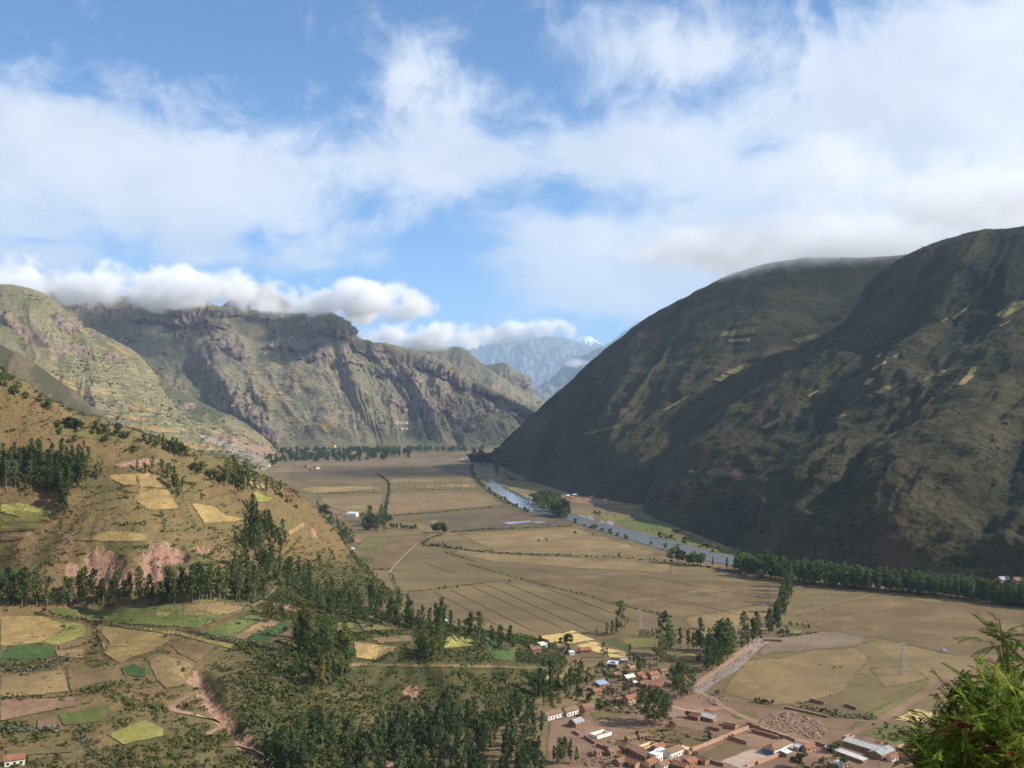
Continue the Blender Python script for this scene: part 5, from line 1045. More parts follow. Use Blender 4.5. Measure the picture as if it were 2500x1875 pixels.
def part(name, geom, mat, parent):
    v, f = joinm(geom) if isinstance(geom, list) else geom
    return link(name, raw_mesh(name, v, f), VM[mat], parent)
def house(px, py, L, W, hw, rz, wall, roof, label, kind='gable', rise=None, win=3, door=True, group='village houses', surf='hill', side_win=0, storeys=1, name='house', cat='house', sink=.4):
    l, nn = hit(px, py, surf)
    e = empty(name, tuple(l), R(rz)); tag(e, label, cat, group)
    L *= 1.12; W *= 1.12; hx, hy = L / 2, W / 2; rise = W * .28 if rise is None else rise
    v, f = bxm(-hx, hx, -hy, hy, -sink, hw); geomw = [(v, f)]
    if kind == 'gable':
        gv = np.array([(-hx, -hy, hw), (-hx, hy, hw), (-hx, 0, hw + rise), (hx, -hy, hw), (hx, hy, hw), (hx, 0, hw + rise)])
        geomw.append((gv, np.array([(0, 2, 1, 1), (3, 4, 5, 5)])))
    elif kind == 'shed':
        gv = np.array([(-hx, -hy, hw), (-hx, hy, hw), (-hx, hy, hw + rise), (hx, -hy, hw), (hx, hy, hw), (hx, hy, hw + rise)])
        geomw.append((gv, np.array([(0, 2, 1, 1), (3, 4, 5, 5), (1, 2, 5, 4)])))
    if kind == 'ruin':
        t = .45; tops = [hw * rnd.uniform(.6, 1.0) for _ in range(4)]
        geomw = [bxm(-hx, hx, -hy, -hy + t, -sink, tops[0]), bxm(-hx, hx, hy - t, hy, -sink, tops[1]), bxm(-hx, -hx + t, -hy + t, hy - t, -sink, tops[2]), bxm(hx - t, hx, -hy + t, hy - t, -sink, tops[3])]
    part('wall', [(vv_, ff_) for vv_, ff_ in geomw], wall, e)
    ov = .45; th = .16
    if kind == 'gable':
        k = rise / hy
        A = [(-hx - ov, -hy - ov, hw - ov * k), (hx + ov, -hy - ov, hw - ov * k), (hx + ov, 0, hw + rise), (-hx - ov, 0, hw + rise)]
        B = [(hx + ov, hy + ov, hw - ov * k), (-hx - ov, hy + ov, hw - ov * k), (-hx - ov, 0, hw + rise), (hx + ov, 0, hw + rise)]
        r = part('roof', [slab(*[np.array(q) + (0, 0, .03) for q in A], th), slab(*[np.array(q) + (0, 0, .03) for q in B], th)], roof, e)
        part('ridge_cap', bxm(-hx - ov, hx + ov, -.14, .14, hw + rise + .14, hw + rise + .3), roof, r)
    elif kind == 'shed':
        k = rise / W; A = [(-hx - ov, -hy - ov, hw - ov * k), (hx + ov, -hy - ov, hw - ov * k), (hx + ov, hy + ov, hw + rise + ov * k), (-hx - ov, hy + ov, hw + rise + ov * k)]
        part('roof', slab(*[np.array(q) + (0, 0, .03) for q in A], th), roof, e)
    elif kind == 'hip':
        i = min(hx * .7, hy)
        c = [(-hx - ov, -hy - ov, hw - .1), (hx + ov, -hy - ov, hw - .1), (hx + ov, hy + ov, hw - .1), (-hx - ov, hy + ov, hw - .1), (-hx + i, 0, hw + rise), (hx - i, 0, hw + rise)]
        part('roof', (np.array(c), np.array([(0, 1, 5, 4), (2, 3, 4, 5), (1, 2, 5, 5), (3, 0, 4, 4), (3, 2, 1, 0)])), roof, e)
    elif kind == 'flat':
        part('parapet', [bxm(-hx, hx, -hy, -hy + .2, hw, hw + .5), bxm(-hx, hx, hy - .2, hy, hw, hw + .5), bxm(-hx, -hx + .2, -hy + .2, hy - .2, hw, hw + .5), bxm(hx - .2, hx, -hy + .2, hy - .2, hw, hw + .5)], wall, e)
    slots = win + (1 if door else 0)
    for s_ in range(storeys):
        z0 = hw / storeys * s_
        for i in range(slots if s_ == 0 else win):
            cx_ = -hx + L * (i + .5) / (slots if s_ == 0 else win)
            if s_ == 0 and door and i == slots // 2:
                part('door', bxm(cx_ - .55, cx_ + .55, -hy - .05, -hy + .02, 0, min(2.1, hw - .2)), 'wood', e)
            else:
                ww = min(1.2, L / slots * .5); part('window', bxm(cx_ - ww / 2, cx_ + ww / 2, -hy - .05, -hy + .02, z0 + .85, z0 + min(1.95, hw / storeys - .3)), 'dark', e)
    for i in range(side_win):
        cy_ = -hy + W * (i + .5) / side_win; part('window', bxm(-hx - .05, -hx + .02, cy_ - .4, cy_ + .4, .9, 1.9), 'dark', e)
    return e
def C1(zx, zy): return 1250 + .2938 * zx, 1450 + .2938 * zy
def C2(zx, zy): return 1850 + .2938 * zx, 1450 + .2938 * zy
hs = house
hs(1349, 1752, 13, 6, 3.2, 40, 'white', 'oldtile', 'long whitewashed house beside the dark grove, end nearer the trees', win=4, rise=1.8)
hs(1391, 1744, 10, 6, 3.4, 40, 'white', 'oldtile', 'whitewashed house beside the dark grove, half farther from the trees', win=3, rise=1.9)
hs(*C1(620, 975), 8, 6, 3.6, 36, 'adobe', 'oldtile', 'brown adobe house with gable roof right of the whitewashed row')
hs(*C1(980, 910), 8.5, 6, 4.6, 38, 'pale', 'tile', 'two storey adobe house with orange tile roof above the stone field', storeys=2, win=2)
hs(*C1(905, 905), 6, 4, 2.4, 38, 'adobe', 'oldtile', 'low adobe lean-to left of the two storey adobe house', kind='shed', rise=1.0, win=0)
hs(*C1(748, 770), 7.5, 5.5, 2.6, 30, 'adobe', 'bluezinc', 'small house with a blue grey sheet roof among bushes', kind='shed', rise=1.4, win=1)
hs(*C1(838, 605), 7.5, 5, 3.0, -20, 'adobe', 'zinc', 'adobe house with bright white sheet roof', kind='shed', rise=1.2, win=2)
hs(*C1(495, 505), 3.6, 3.2, 2.4, 20, 'white', 'zinc', 'tiny hut with a white sheet roof at the upper left of the village', kind='shed', rise=.8, win=1, door=False)
hs(*C1(605, 485), 9, 5.5, 2.6, 15, 'adobe', 'tile', 'low house with red tile roof below the maize yards')
hs(*C1(190, 480), 8, 6, 2.8, 30, 'adobe', 'oldtile', 'adobe house beside the unfinished white house', rise=1.6)
hs(*C1(170, 455), 5, 5, 3.0, 30, 'adobe', 'oldtile', 'small roofless adobe shell behind the unfinished white house', kind='ruin', win=0, door=False)
hs(*C1(250, 440), 6.5, 5, 3.4, 30, 'white', 'white', 'unfinished white house with flat roof at the village corner', kind='flat', win=2)
hs(*C1(930, 570), 5, 4, 2.4, 10, 'adobe', 'grey', 'small grey roofed hut beside the lower maize yard', kind='shed', rise=.7, win=1)
hs(*C1(985, 610), 7, 5, 2.6, 40, 'pale', 'pale', 'roofless adobe shell right of the bright white roof', kind='ruin', win=0, door=False)
hs(*C1(970, 715), 8, 5, 2.8, 35, 'adobe', 'palesheet', 'house with a pale sheet roof in the middle of the upper village')
hs(*C1(1022, 758), 3, 2.6, 2.4, 35, 'pink', 'palesheet', 'tiny pink hut right of the pale sheet roof', kind='shed', rise=.5, win=1, door=False)
hs(*C1(1170, 705), 8, 5.5, 4.2, 36, 'pale', 'tile', 'tall tile roofed house at the right end of the upper village', storeys=2, win=2)
hs(*C1(1100, 715), 6, 4.5, 2.5, 36, 'adobe', 'tile', 'low tile roofed house left of the tall tile roofed house')
hs(*C1(1100, 765), 7, 5, 2.6, 20, 'adobe', 'oldtile', 'low house with a faded roof in front of the tall tile roofed house')
hs(*C1(1185, 795), 8, 5, 3.0, 20, 'adobe', 'tile', 'house with open dark front above the large village trees', win=2)
hs(*C1(1130, 790), 1.6, 1.6, 3.2, 20, 'white', 'white', 'narrow white hut left of the open fronted house', kind='flat', win=0)
hs(*C1(1255, 660), 6, 4, 2.6, 36, 'pale', 'oldtile', 'adobe hut behind the village riverbed trees')
hs(*C1(590, 800), 5, 4, 2.6, 40, 'pale', 'pale', 'roofless adobe corner left of the blue grey roof', kind='ruin', win=0, door=False)
hs(*C1(650, 800), 7, 3, 2.2, -40, 'adobe', 'oldtile', 'low dark shed below the blue grey roof', kind='shed', rise=.6, win=0)
hs(*C1(535, 1095), 7.5, 6, 3.2, 44, 'adobe', 'grey', 'adobe house with grey roof below the whitewashed row', win=1)
hs(*C1(735, 1180), 12, 7, 2.4, 40, 'white', 'white', 'roofless white walled building in the lower village', kind='ruin', win=0, door=False)
hs(*C1(712, 1345), 3, 3, 3.2, 30, 'pale', 'oldtile', 'small square adobe hut alone on bare ground', rise=.6, win=1, door=False)
hs(*C1(925, 1300), 8, 6, 3.6, -46, 'adobe', 'oldtile', 'adobe house at the upper end of the walled compound', win=2)
hs(*C1(1035, 1340), 22, 5, 3.4, -60, 'adobe', 'oldtile', 'long adobe wing along the left side of the compound', win=5, kind='shed', rise=.9)
hs(*C1(1195, 1385), 6.5, 5, 4.6, 44, 'white', 'palesheet', 'tall white house at the lower corner of the compound', kind='flat', win=2)
hs(*C1(1335, 1345), 12, 6, 3.8, 44, 'white', 'oldtile', 'white arcaded house with a brown roof in the compound', win=4)
hs(*C1(1243, 1345), 6, 5, 3.0, 44, 'adobe', 'zinc', 'shed with shiny sheet roof inside the compound', kind='shed', rise=.8, win=0)
hs(*C1(1130, 1275), 12, 5, 2.6, 44, 'cream', 'palesheet', 'cream walled wing at the back of the compound', kind='ruin', win=0, door=False)
hs(*C1(1215, 1300), 8, 5, 2.8, 44, 'adobe', 'tile', 'small tile roofed wing inside the compound')
hs(*C1(1430, 1310), 4, 4, 2.8, 44, 'cream', 'palesheet', 'small cream hut right of the white arcaded house', kind='flat', win=1)
hs(*C1(1475, 1325), 5, 3, 3.0, 44, 'pale', 'pale', 'roofless adobe gatehouse at the end of the yard wall', kind='ruin', win=0, door=False)
hs(*C1(985, 1225), 6, 4, 2.6, 30, 'adobe', 'oldtile', 'dark adobe hut behind the walled compound', win=1)
hs(*C1(1085, 1205), 5, 4, 2.6, 20, 'adobe', 'oldtile', 'dark adobe hut at the end of the low field wall', win=1)
hs(*C1(1525, 1040), 7, 5, 2.6, -44, 'adobe', 'tile', 'tile roofed adobe house below the dirt road')
hs(*C1(1640, 1050), 9, 5.5, 2.8, -44, 'adobe', 'palesheet', 'shed with a pale ribbed roof below the dirt road', win=0)
hs(*C1(1800, 1110), 10, 6, 3.0, -30, 'adobe', 'adobe', 'roofless dark adobe building beside the road wall', kind='ruin', win=0, door=False)
hs(*C1(1690, 1130), 7, 2.6, 2.0, -40, 'adobe', 'oldtile', 'low adobe lean-to at the top of the bare yard', kind='shed', rise=.5, win=0, door=False)
sch = hs(*C2(165, 1300), 20, 7.5, 3.4, 44, 'white', 'oldtile', 'school with brown hipped roof and row of blue windows', kind='hip', rise=2.6, win=8, side_win=3)
part('side_panel', bxm(-11.26, -11.2, -4.15, 4.15, 0, 3.3), 'blue', sch)
hs(*C2(235, 1345), 5, 4, 2.6, 44, 'adobe', 'zinc', 'small sheet roofed annex beside the school', kind='shed', rise=.7, win=1)
hs(*C2(330, 1300), 4, 2.6, 2.6, 44, 'pale', 'bluezinc', 'narrow hut with bluish roof at the end of the school', kind='shed', rise=.5, win=1)
hs(*C2(900, 1300), 24, 7, 3.4, -52, 'adobe', 'palesheet', 'long barn with pale white sheet roof', win=0, rise=1.8)
hs(*C2(1030, 1345), 14, 8, 3.2, 40, 'adobe', 'grey', 'grey roofed shed set across the end of the long barn', win=3, rise=1.5)
hs(*C2(730, 1350), 26, 3.4, 2.2, -58, 'adobe', 'palesheet', 'long low shed with narrow pale roof in front of the barn', kind='shed', rise=.5, win=0)
hs(*C2(420, 1300), 7, 4.5, 2.6, 30, 'pale', 'tile', 'small tile roofed hut between the school and the dark tree', win=1)
hs(*C2(690, 1440), 6, 4, 2.6, 30, 'pink', 'zinc', 'small hut with shiny roof at the lower edge', kind='shed', rise=.6, win=1)
hs(*C2(1250, 1300), 11, 8, 3.2, 38, 'pale', 'pale', 'roofless tan adobe building behind the pepper tree', kind='ruin', win=0, door=False)
hs(*C2(1260, 1375), 14, 6, 3.0, -40, 'adobe', 'adobe', 'dark walled adobe yard beside the pepper tree', kind='ruin', win=0, door=False)
hs(*C2(1120, 1385), 5, 3.5, 2.6, 30, 'white', 'tile', 'small white hut below the barn yard', win=1)
hs(*C2(760, 1195), 7, 3, 1.8, 40, 'pale', 'pale', 'broken adobe walls beside the red track', kind='ruin', win=0, door=False)
hs(*C1(1150, 1425), 8, 5, 2.6, 44, 'cream', 'tile', 'small cream house below the tall white house', win=2)
hs(*C1(1260, 1440), 9, 5, 2.6, 44, 'white', 'oldtile', 'white house cut off by the lower picture edge', win=3)
hs(*C1(1400, 1450), 8, 5, 2.6, -40, 'adobe', 'tile', 'dark tile roofed house in the lower middle of the village', win=1)
hs(*C1(1580, 1405), 7, 4.5, 2.6, -46, 'adobe', 'oldtile', 'adobe hut at the lower corner of the court', win=0)
for q_, L_, W_2, rz_, wl, rf, lb_ in [((830, 1330), 7, 5, 40, 'adobe', 'oldtile', 'adobe house left of the compound wing'), ((1000, 1430), 8, 5, -46, 'pale', 'tile', 'tile roofed house left of the small cream house'), ((900, 1420), 6, 5, 40, 'adobe', 'oldtile', 'small adobe house on the stony lower ground'), ((1480, 1420), 7, 5, 44, 'adobe', 'tile', 'tile roofed house left of the court corner hut'), ((1340, 1420), 6, 4, 44, 'pale', 'oldtile', 'small pale house below the white arcaded house'), ((1310, 770), 6, 4.5, 30, 'adobe', 'oldtile', 'adobe house at the foot of the riverbed clump'), ((700, 830), 6, 4, 36, 'adobe', 'tile', 'small tile roofed house below the low dark shed'), ((870, 690), 6, 4.5, 36, 'pale', 'oldtile', 'small house left of the pale sheet roof'), ((1060, 690), 5, 4, 36, 'pale', 'tile', 'tiny tile roofed house between the pale roof and tile roofs'), ((560, 560), 6, 4, 20, 'adobe', 'adobe', 'roofless adobe walls below the red tiled house')]:
    hs(*C1(*q_), L_, W_2, 2.7, rz_, wl, rf, lb_, win=1, kind='ruin' if rf == 'adobe' else 'gable', door=rf != 'adobe')
hs(36, 1866, 7.5, 5, 3.2, 25, 'white', 'tile', 'small white house with red roof in the lower left corner', win=2, group='hillside houses')
hs(1084, 1524, 7, 5, 3.2, 20, 'white', 'zinc', 'white house with bright roof hidden in the eucalyptus belt', win=2, group='hillside houses')
gf = 'valley farm buildings'
hs(861, 1261, 17, 13, 6.5, -10, 'white', 'zinc', 'large white barn at the farm behind the spur', group=gf, surf='floor', win=2, rise=3)
hs(916, 1280, 13, 9, 6, 20, 'pale', 'pale', 'pale adobe farmhouse among dark trees in the valley', group=gf, surf='floor')
hs(826, 1258, 16, 10, 4, 10, 'pale', 'straw' if 'straw' in VM else 'oldtile', 'wide brown farm shed behind the spur', group=gf, surf='floor')
hs(800, 1250, 11, 8, 4, 10, 'pale', 'oldtile', 'brown farm shed nearest the spur skyline', group=gf, surf='floor')
hs(872, 1322, 10, 7, 4, 30, 'pale', 'tile', 'tile roofed farm house by the tall dark clump, farther one', group=gf, surf='floor')
hs(858, 1322, 7, 6, 3.5, 10, 'adobe', 'tile', 'tile roofed farm hut by the tall dark clump, nearer the spur', group=gf, surf='floor')
hs(857, 1346, 8, 6, 3.5, 20, 'white', 'zinc', 'white hut with sheet roof at the foot of the spur', group=gf, surf='floor')
hs(846, 1344, 6, 5, 3.5, 20, 'pink', 'tile', 'pink hut at the foot of the spur', group=gf, surf='floor')
hs(1308, 1220, 16, 8, 4, 5, 'white', 'zinc', 'white roofed shed behind the dark river clump', group=gf, surf='floor')
hs(1300, 1221, 10, 7, 4, 5, 'white', 'zinc', 'smaller white roofed shed behind the dark river clump', group=gf, surf='floor')
def nth(i): return ORD[i] if i < 12 else 'thirteenth,fourteenth,fifteenth,sixteenth,seventeenth'.split(',')[i - 12] + ' from the left'
for i, (x, y) in enumerate(sorted([(1386, 1213), (1396, 1219), (1404, 1211), (1420, 1208), (1446, 1214), (1470, 1211), (1492, 1216), (1512, 1205), (1535, 1213), (1550, 1200), (1530, 1196), (1480, 1222), (1430, 1222)])):
    hs(x, y, rnd.uniform(7, 11), 6, 3.2, rnd.uniform(-20, 40), rnd.choice(['pale', 'white', 'adobe']), rnd.choice(['tile', 'zinc', 'palesheet', 'oldtile']), 'tiny house on the reddish fan, ' + nth(i), group='houses on the fan', surf='floor', win=1)
hs(2450, 1421, 13, 8, 3.5, 20, 'pale', 'grey', 'pale gabled house above the forest belt', group='houses at the forest belt', surf='rb', win=2, rise=3)
hs(2488, 1424, 13, 8, 4, 10, 'adobe', 'oldtile', 'brown roofed house at the right end of the forest belt', group='houses at the forest belt', surf='rb', win=1, rise=3)
gc = 'buildings of the far village'
hs(812, 1097, 26, 16, 16, -20, 'yellow', 'oldtile', 'yellow church in the far village under the cliffs', group=gc, surf='left', win=3, rise=6, name='church', cat='church')
hs(795, 1097, 18, 12, 12, 10, 'yellow', 'oldtile', 'yellow house left of the far church', group=gc, surf='left', win=2)
for i, (x, y) in enumerate(sorted([(737, 1117), (745, 1118), (876, 1098), (862, 1106), (870, 1110), (882, 1112), (850, 1112), (842, 1118), (893, 1108), (660, 1117), (686, 1118), (662, 1137), (655, 1141), (748, 1140), (760, 1146), (776, 1147), (772, 1143)])):
    hs(x, y, rnd.uniform(11, 18), 9, rnd.uniform(4, 6), rnd.uniform(-30, 30), rnd.choice(['pale', 'white', 'cream', 'pale']), rnd.choice(['tile', 'palesheet', 'oldtile']), 'tiny house of the far village, ' + nth(i), group=gc, surf='floor', win=1)
# long pale wall by the far village
def wall(a, b, h, label, mat='adobe', surf='hill', t=.5, cap='pale', group='adobe yard walls'):
    A, _ = hit(*a, surf); B, _ = hit(*b, surf); d = B - A; L = np.hypot(d[0], d[1]); e = empty('adobe_wall', tuple(A), math.atan2(d[1], d[0])); tag(e, label, 'wall', group)
    k = max(2, int(L / 3)); V, Fc = [], []; geo_ = []
    for i in range(k):
        x0, x1 = L * i / k, L * (i + 1) / k; hh = h * (1 + .10 * rnd.uniform(-1, 1)); zz = d[2] * (i + .5) / k
        geo_.append(bxm(x0, x1 - .02, -t / 2, t / 2, zz - .6, zz + hh)); V.append(bxm(x0 - .02, x1, -t / 2 - .1, t / 2 + .1, zz + hh + .003, zz + hh + .2))
    part('wall_run', geo_, mat, e); part('coping', V, cap, e)
    return e
for a, b, h, lb_, mt in [
    (C1(1950, 1092), C1(2212, 1190), 2.6, 'long dark adobe wall beside the dirt road, upper stretch', 'adobe'), (C2(20, 1140), C2(310, 1235), 2.6, 'long dark adobe wall beside the dirt road, stretch above the school', 'adobe'), (C1(1990, 1150), C2(175, 1212), 2.4, 'inner yard wall running parallel to the road wall', 'adobe'), (C1(1490, 1315), C1(1800, 1190), 2.4, 'yard wall slanting up from the gatehouse', 'pale'), (C1(1800, 1188), C1(1965, 1125), 2.4, 'yard wall between the bare yard and the road wall', 'pale'),
    (C1(1800, 1205), C1(1950, 1255), 2.6, 'short dark wall inside the school yard', 'adobe'), (C1(1950, 1440), C1(2210, 1352), 2.0, 'pale wall along the near side of the court', 'pale'), (C2(0, 1420), C2(230, 1330), 2.0, 'pale wall in front of the school', 'pale'), (C1(600, 1195), C1(690, 1250), 1.8, 'short red wall beside the roofless white building', 'adobe'), (C1(510, 1150), C1(560, 1182), 1.8, 'short red wall below the grey roofed adobe house', 'adobe'), (C1(1640, 1105), C1(1740, 1140), 1.8, 'short wall in front of the roofless dark building', 'adobe'),
    (C1(1120, 1215), C1(1290, 1240), 1.4, 'low field wall right of the dark adobe huts', 'adobe'), (C1(1550, 1370), C1(1760, 1440), 2.2, 'dark wall at the lower corner of the court', 'adobe'), (C1(820, 905), C1(940, 885), 2.0, 'low adobe wall left of the two storey house', 'adobe'), (C2(430, 895), C2(550, 920), 2.4, 'dark adobe wall of the roofless hut in the golden field', 'adobe'), (C2(720, 930), C2(820, 965), 2.0, 'dark adobe wall at the end of the golden field', 'adobe'), (C2(220, 950), C2(580, 1030), 1.4, 'overgrown wall behind the rubble field', 'stone'),
    (C1(1460, 830), C1(1600, 720), 1.6, 'stone wall along the dry riverbed, lower stretch', 'stone'), (C1(1600, 720), C1(1880, 520), 1.6, 'stone wall along the dry riverbed, middle stretch', 'stone'), (C1(1880, 520), C1(2030, 420), 1.6, 'stone wall along the dry riverbed, upper stretch', 'stone'), (C2(40, 395), C2(200, 400), 2.2, 'red adobe wall at the top of the dry riverbed', 'adobe'), (C2(1400, 1440), C2(1500, 1370), 2.4, 'sunlit adobe wall below the barn yard', 'pale'),
    (C1(700, 1270), C1(900, 1330), 2.4, 'adobe wall left of the compound wing', 'adobe'), (C2(480, 1250), C2(600, 1290), 2.2, 'adobe wall left of the long low shed', 'adobe')]:
    wall(a, b, h, lb_, mt, 'floor')
wall((669, 1151), (736, 1151), 7, 'long bright wall beside the far village fields', 'cream', 'floor', cap='cream', group='far walls'); wall((738, 1151), (752, 1151), 6, 'short bright wall end beside the far village fields', 'cream', 'floor', cap='cream', group='far walls')
# rubble field, clods and spoil
def rubble(poly, n, s, mat, label):
    rgr = np.random.default_rng(3); xs = [q[0] for q in poly]; ys = [q[1] for q in poly]; geo_ = []
    ico = bmesh.new(); bmesh.ops.create_icosphere(ico, subdivisions=1, radius=1); base = np.array([v.co[:] for v in ico.verts]); fc = np.array([[v.index for v in f.verts] for f in ico.faces]); ico.free()
    while len(geo_) < n:
        q = (rgr.uniform(min(xs), max(xs)), rgr.uniform(min(ys), max(ys)))
        if not inpoly(q, poly): continue
        l = PZ(*q, 0); r = s * rgr.lognormal(0, .4); geo_.append((base * (1 + rgr.uniform(-.3, .3, (len(base), 1))) * r * np.array((rgr.uniform(.8, 1.5), rgr.uniform(.8, 1.5), rgr.uniform(.5, .9))) + l + (0, 0, r * .15), fc))
    v, f = joinm(geo_); o = link('rubble', raw_mesh('rubble', v, f), VM[mat]); tag(o, label, 'rubble', kind='stuff')
rubble([(1852, 1768), (1880, 1745), (1930, 1742), (2000, 1762), (2020, 1790), (2005, 1808), (1950, 1795), (1890, 1785)], 900, .75, 'stone', 'field of brown rubble heaps beside the dirt road')
rubble([(1700, 1700), (1730, 1690), (1775, 1700), (1800, 1718), (1740, 1722)], 160, .6, 'stone', 'brown spoil heaps below the golden field')
rubble([(1460, 1735), (1545, 1722), (1550, 1742), (1470, 1765)], 200, .4, 'stone', 'stones in the plot below the two storey house')
rubble([(1690, 1692), (1720, 1672), (1800, 1612), (1870, 1562), (1890, 1566), (1820, 1612), (1740, 1670)], 500, .5, 'stone', 'grey stones lying in the dry riverbed')
rubble([(1400, 1810), (1500, 1800), (1600, 1870), (1420, 1875)], 200, .45, 'stone', 'stones scattered over bare lower village ground')
# pylons, mast, poles
def lattice(px, py, hgt, label, surf='floor', w0=5.0, mast=False):
    l, _ = hit(px, py, surf); e = empty('lattice_mast' if mast else 'power_pylon', tuple(l), .5); tag(e, label, 'mast' if mast else 'pylon', 'power line pylons' if not mast else None)
    w1 = w0 * .16; r = .13 if not mast else .12
    cor = lambda z: [np.array((sx * (w0 + (w1 - w0) * z / hgt) / 2, sy * (w0 + (w1 - w0) * z / hgt) / 2, z)) for sx, sy in ((-1, -1), (1, -1), (1, 1), (-1, 1))]
    nb = 8
    for i in range(4):
        part('leg', tube([cor(0)[i] - (0, 0, .3), cor(hgt)[i]], [r, r * .7], 4), 'red' if mast else 'steel', e)
    for k in range(nb):
        a, b = cor(hgt * k / nb), cor(hgt * (k + 1) / nb); part('brace', [tube([a[i], b[(i + 1) % 4]], [r * .6, r * .6], 3) for i in range(4)] + [tube([b[i], b[(i + 1) % 4]], [r * .5, r * .5], 3) for i in range(4)], ('white' if k % 2 else 'red') if mast else 'steel', e)
    if not mast:
        for z in (.72, .84, .96): part('cross_arm', tube([(-w0 * .75, 0, hgt * z), (0, 0, hgt * z + .4), (w0 * .75, 0, hgt * z)], [.12, .22, .12], 4), 'steel', e)
lattice(1562, 1538, 21, 'grey lattice pylon behind the olive field and low dark trees', w0=3.4); lattice(2203, 1650, 27, 'grey lattice pylon standing in the golden brown field', w0=5.4)
lattice(1067, 1520, 24, 'thin red and white mast above the eucalyptus belt', 'hill', 1.4, True)
def pole(px, py, h, label):
    l, _ = hit(px, py, 'floor'); e = empty('utility_pole', tuple(l)); tag(e, label, 'pole', 'wooden utility poles')
    part('post', tube([(0, 0, -.3), (0, 0, h)], [.16, .11], 6), 'wood', e); part('cross_arm', bxm(-.9, .9, -.08, .08, h - .6, h - .42), 'wood', e)
for px, py, lb_ in [(2231, 1812, 'wooden pole beside the roofless tan building'), (1578, 1640, 'pale wooden pole in the shaded upper village'), (1520, 1842, 'thin pole beside the compound wing'), (1605, 1875, 'pole in front of the white house at the lower edge'), (1629, 1868, 'pole right of the tall white house'), (2145, 1872, 'pole below the grey roofed shed')]: pole(px, py, 8, lb_)
# car, lorry, cows
def car(px, py, rz, mat, label, L=4.2, W_=1.8, Hh=1.5, name='car', cat='car'):
    l, _ = hit(px, py, 'floor'); e = empty(name, tuple(l + np.array((0, 0, .3))), R(rz)); tag(e, label, cat)
    x = L / 2; prof = [(-x, .35), (-x, .85), (-x * .75, .95), (-x * .5, Hh), (x * .25, Hh), (x * .55, .98), (x, .85), (x, .35)]
    v = np.array([(a, s * W_ / 2 * (.86 if b > 1 else 1), b) for s in (-1, 1) for a, b in prof]); n = len(prof)
    bm = bmesh.new(); vs2 = [bm.verts.new(q) for q in v]; bm.faces.new(vs2[:n]); bm.faces.new(vs2[n:][::-1])
    for i in range(n): bm.faces.new((vs2[i], vs2[n + i], vs2[n + (i + 1) % n], vs2[(i + 1) % n]))
    me = bpy.data.meshes.new('body'); bm.to_mesh(me); bm.free(); link('body', me, VM[mat], e)
    part('windscreen', slab((x * .53, -W_ * .4, 1.02), (x * .53, W_ * .4, 1.02), (x * .28, W_ * .38, Hh - .06), (x * .28, -W_ * .38, Hh - .06), .04), 'glass', e)
    for sx in (-.6, .6):
        for sy in (-1, 1):
            th = np.linspace(0, 2 * math.pi, 10, endpoint=False); part('wheel', tube([(sx * x, sy * W_ * .42, .33), (sx * x, sy * W_ * .52, .33)], [.33, .33], 10), 'rubber', e)
car(1727, 1736, 15, 'orange', 'small orange car on the dirt road bend'); car(2306, 1592, 10, 'steel', 'grey and white lorry parked in the brown field', 6.5, 2.3, 2.6, 'lorry', 'lorry')
def cow(px, py, rz, label):
    l, _ = hit(px, py, 'floor'); e = empty('cow', tuple(l), R(rz)); tag(e, label, 'cow', 'cattle in the golden field')
    body = tube([(-1.0, 0, 1.0), (-.85, 0, 1.02), (-.3, 0, .92), (.4, 0, .98), (.75, 0, 1.05), (1.05, 0, 1.2), (1.3, 0, 1.15), (1.6, 0, .95)], [.1, .33, .42, .4, .33, .2, .19, .08], 8)
    legs = [tube([(a, s * .2, .8), (a + .03, s * .2, .45), (a, s * .2, -.05)], [.13, .08, .06], 5) for a in (-.75, .6) for s in (-1, 1)]
    part('body', [body] + legs + [tube([(-1.0, 0, 1.1), (-1.12, 0, .6)], [.04, .03], 4)], 'cow', e)
for px, py, rz, lb_ in [(2003, 1625, 20, 'brown cow grazing farthest up the golden field'), (2032, 1634, 80, 'brown cow in the loose group, front one'), (2038, 1631, 140, 'brown cow in the loose group, rear one'), (2052, 1630, 10, 'brown cow right of the loose group'), (2027, 1700, 40, 'brown cow near the lower end of the golden field'), (1979, 1479, 0, 'dark cow far up the brown field'), (2011, 1490, 20, 'dark cow nearer in the upper brown field')]: cow(px, py, rz, lb_)
# letters laid out on the far mountainside
le = empty('hillside_lettering', tuple(hit(982, 1036, 'left')[0])); tag(le, 'pale lettering laid out on the mountainside reading COYA', 'lettering')
def letter(nm, strokes, x0, y0, w, h):
    geo_ = []
    for s_ in strokes:
        pts = []
        for a, b in zip(s_[:-1], s_[1:]):
            for t in np.linspace(0, 1, 4):
                l, nn = hit(x0 + (a[0] + (b[0] - a[0]) * t) * w, y0 + (1 - a[1] - (b[1] - a[1]) * t) * h, 'left')
                if l is not None: pts.append(l + nn * 1.2)
        if len(pts) > 1: geo_.append(tube(pts, [1.5] * len(pts), 4))
    if geo_:
        v, f = joinm(geo_); part(nm, (v - np.array(le.location), f), 'white', le)
GL = dict(C=[[(1, .9), (.5, 1), (0, .7), (0, .3), (.5, 0), (1, .1)]], O=[[(.5, 1), (0, .6), (0, .3), (.5, 0), (1, .3), (1, .6), (.5, 1)]], Y=[[(0, 1), (.5, .5), (1, 1)], [(.5, .5), (.5, 0)]], A=[[(0, 0), (.5, 1), (1, 0)], [(.2, .4), (.8, .4)]])
for i, ch in enumerate('COYA'): letter('letter', GL[ch], 967.5 + i * 7.6, 1029.5, 4.8, 6.5)
for i, ch in enumerate('OYA'): letter('letter', GL[ch], 979.5 + i * 6.4, 1044.5, 4.4, 5.6)
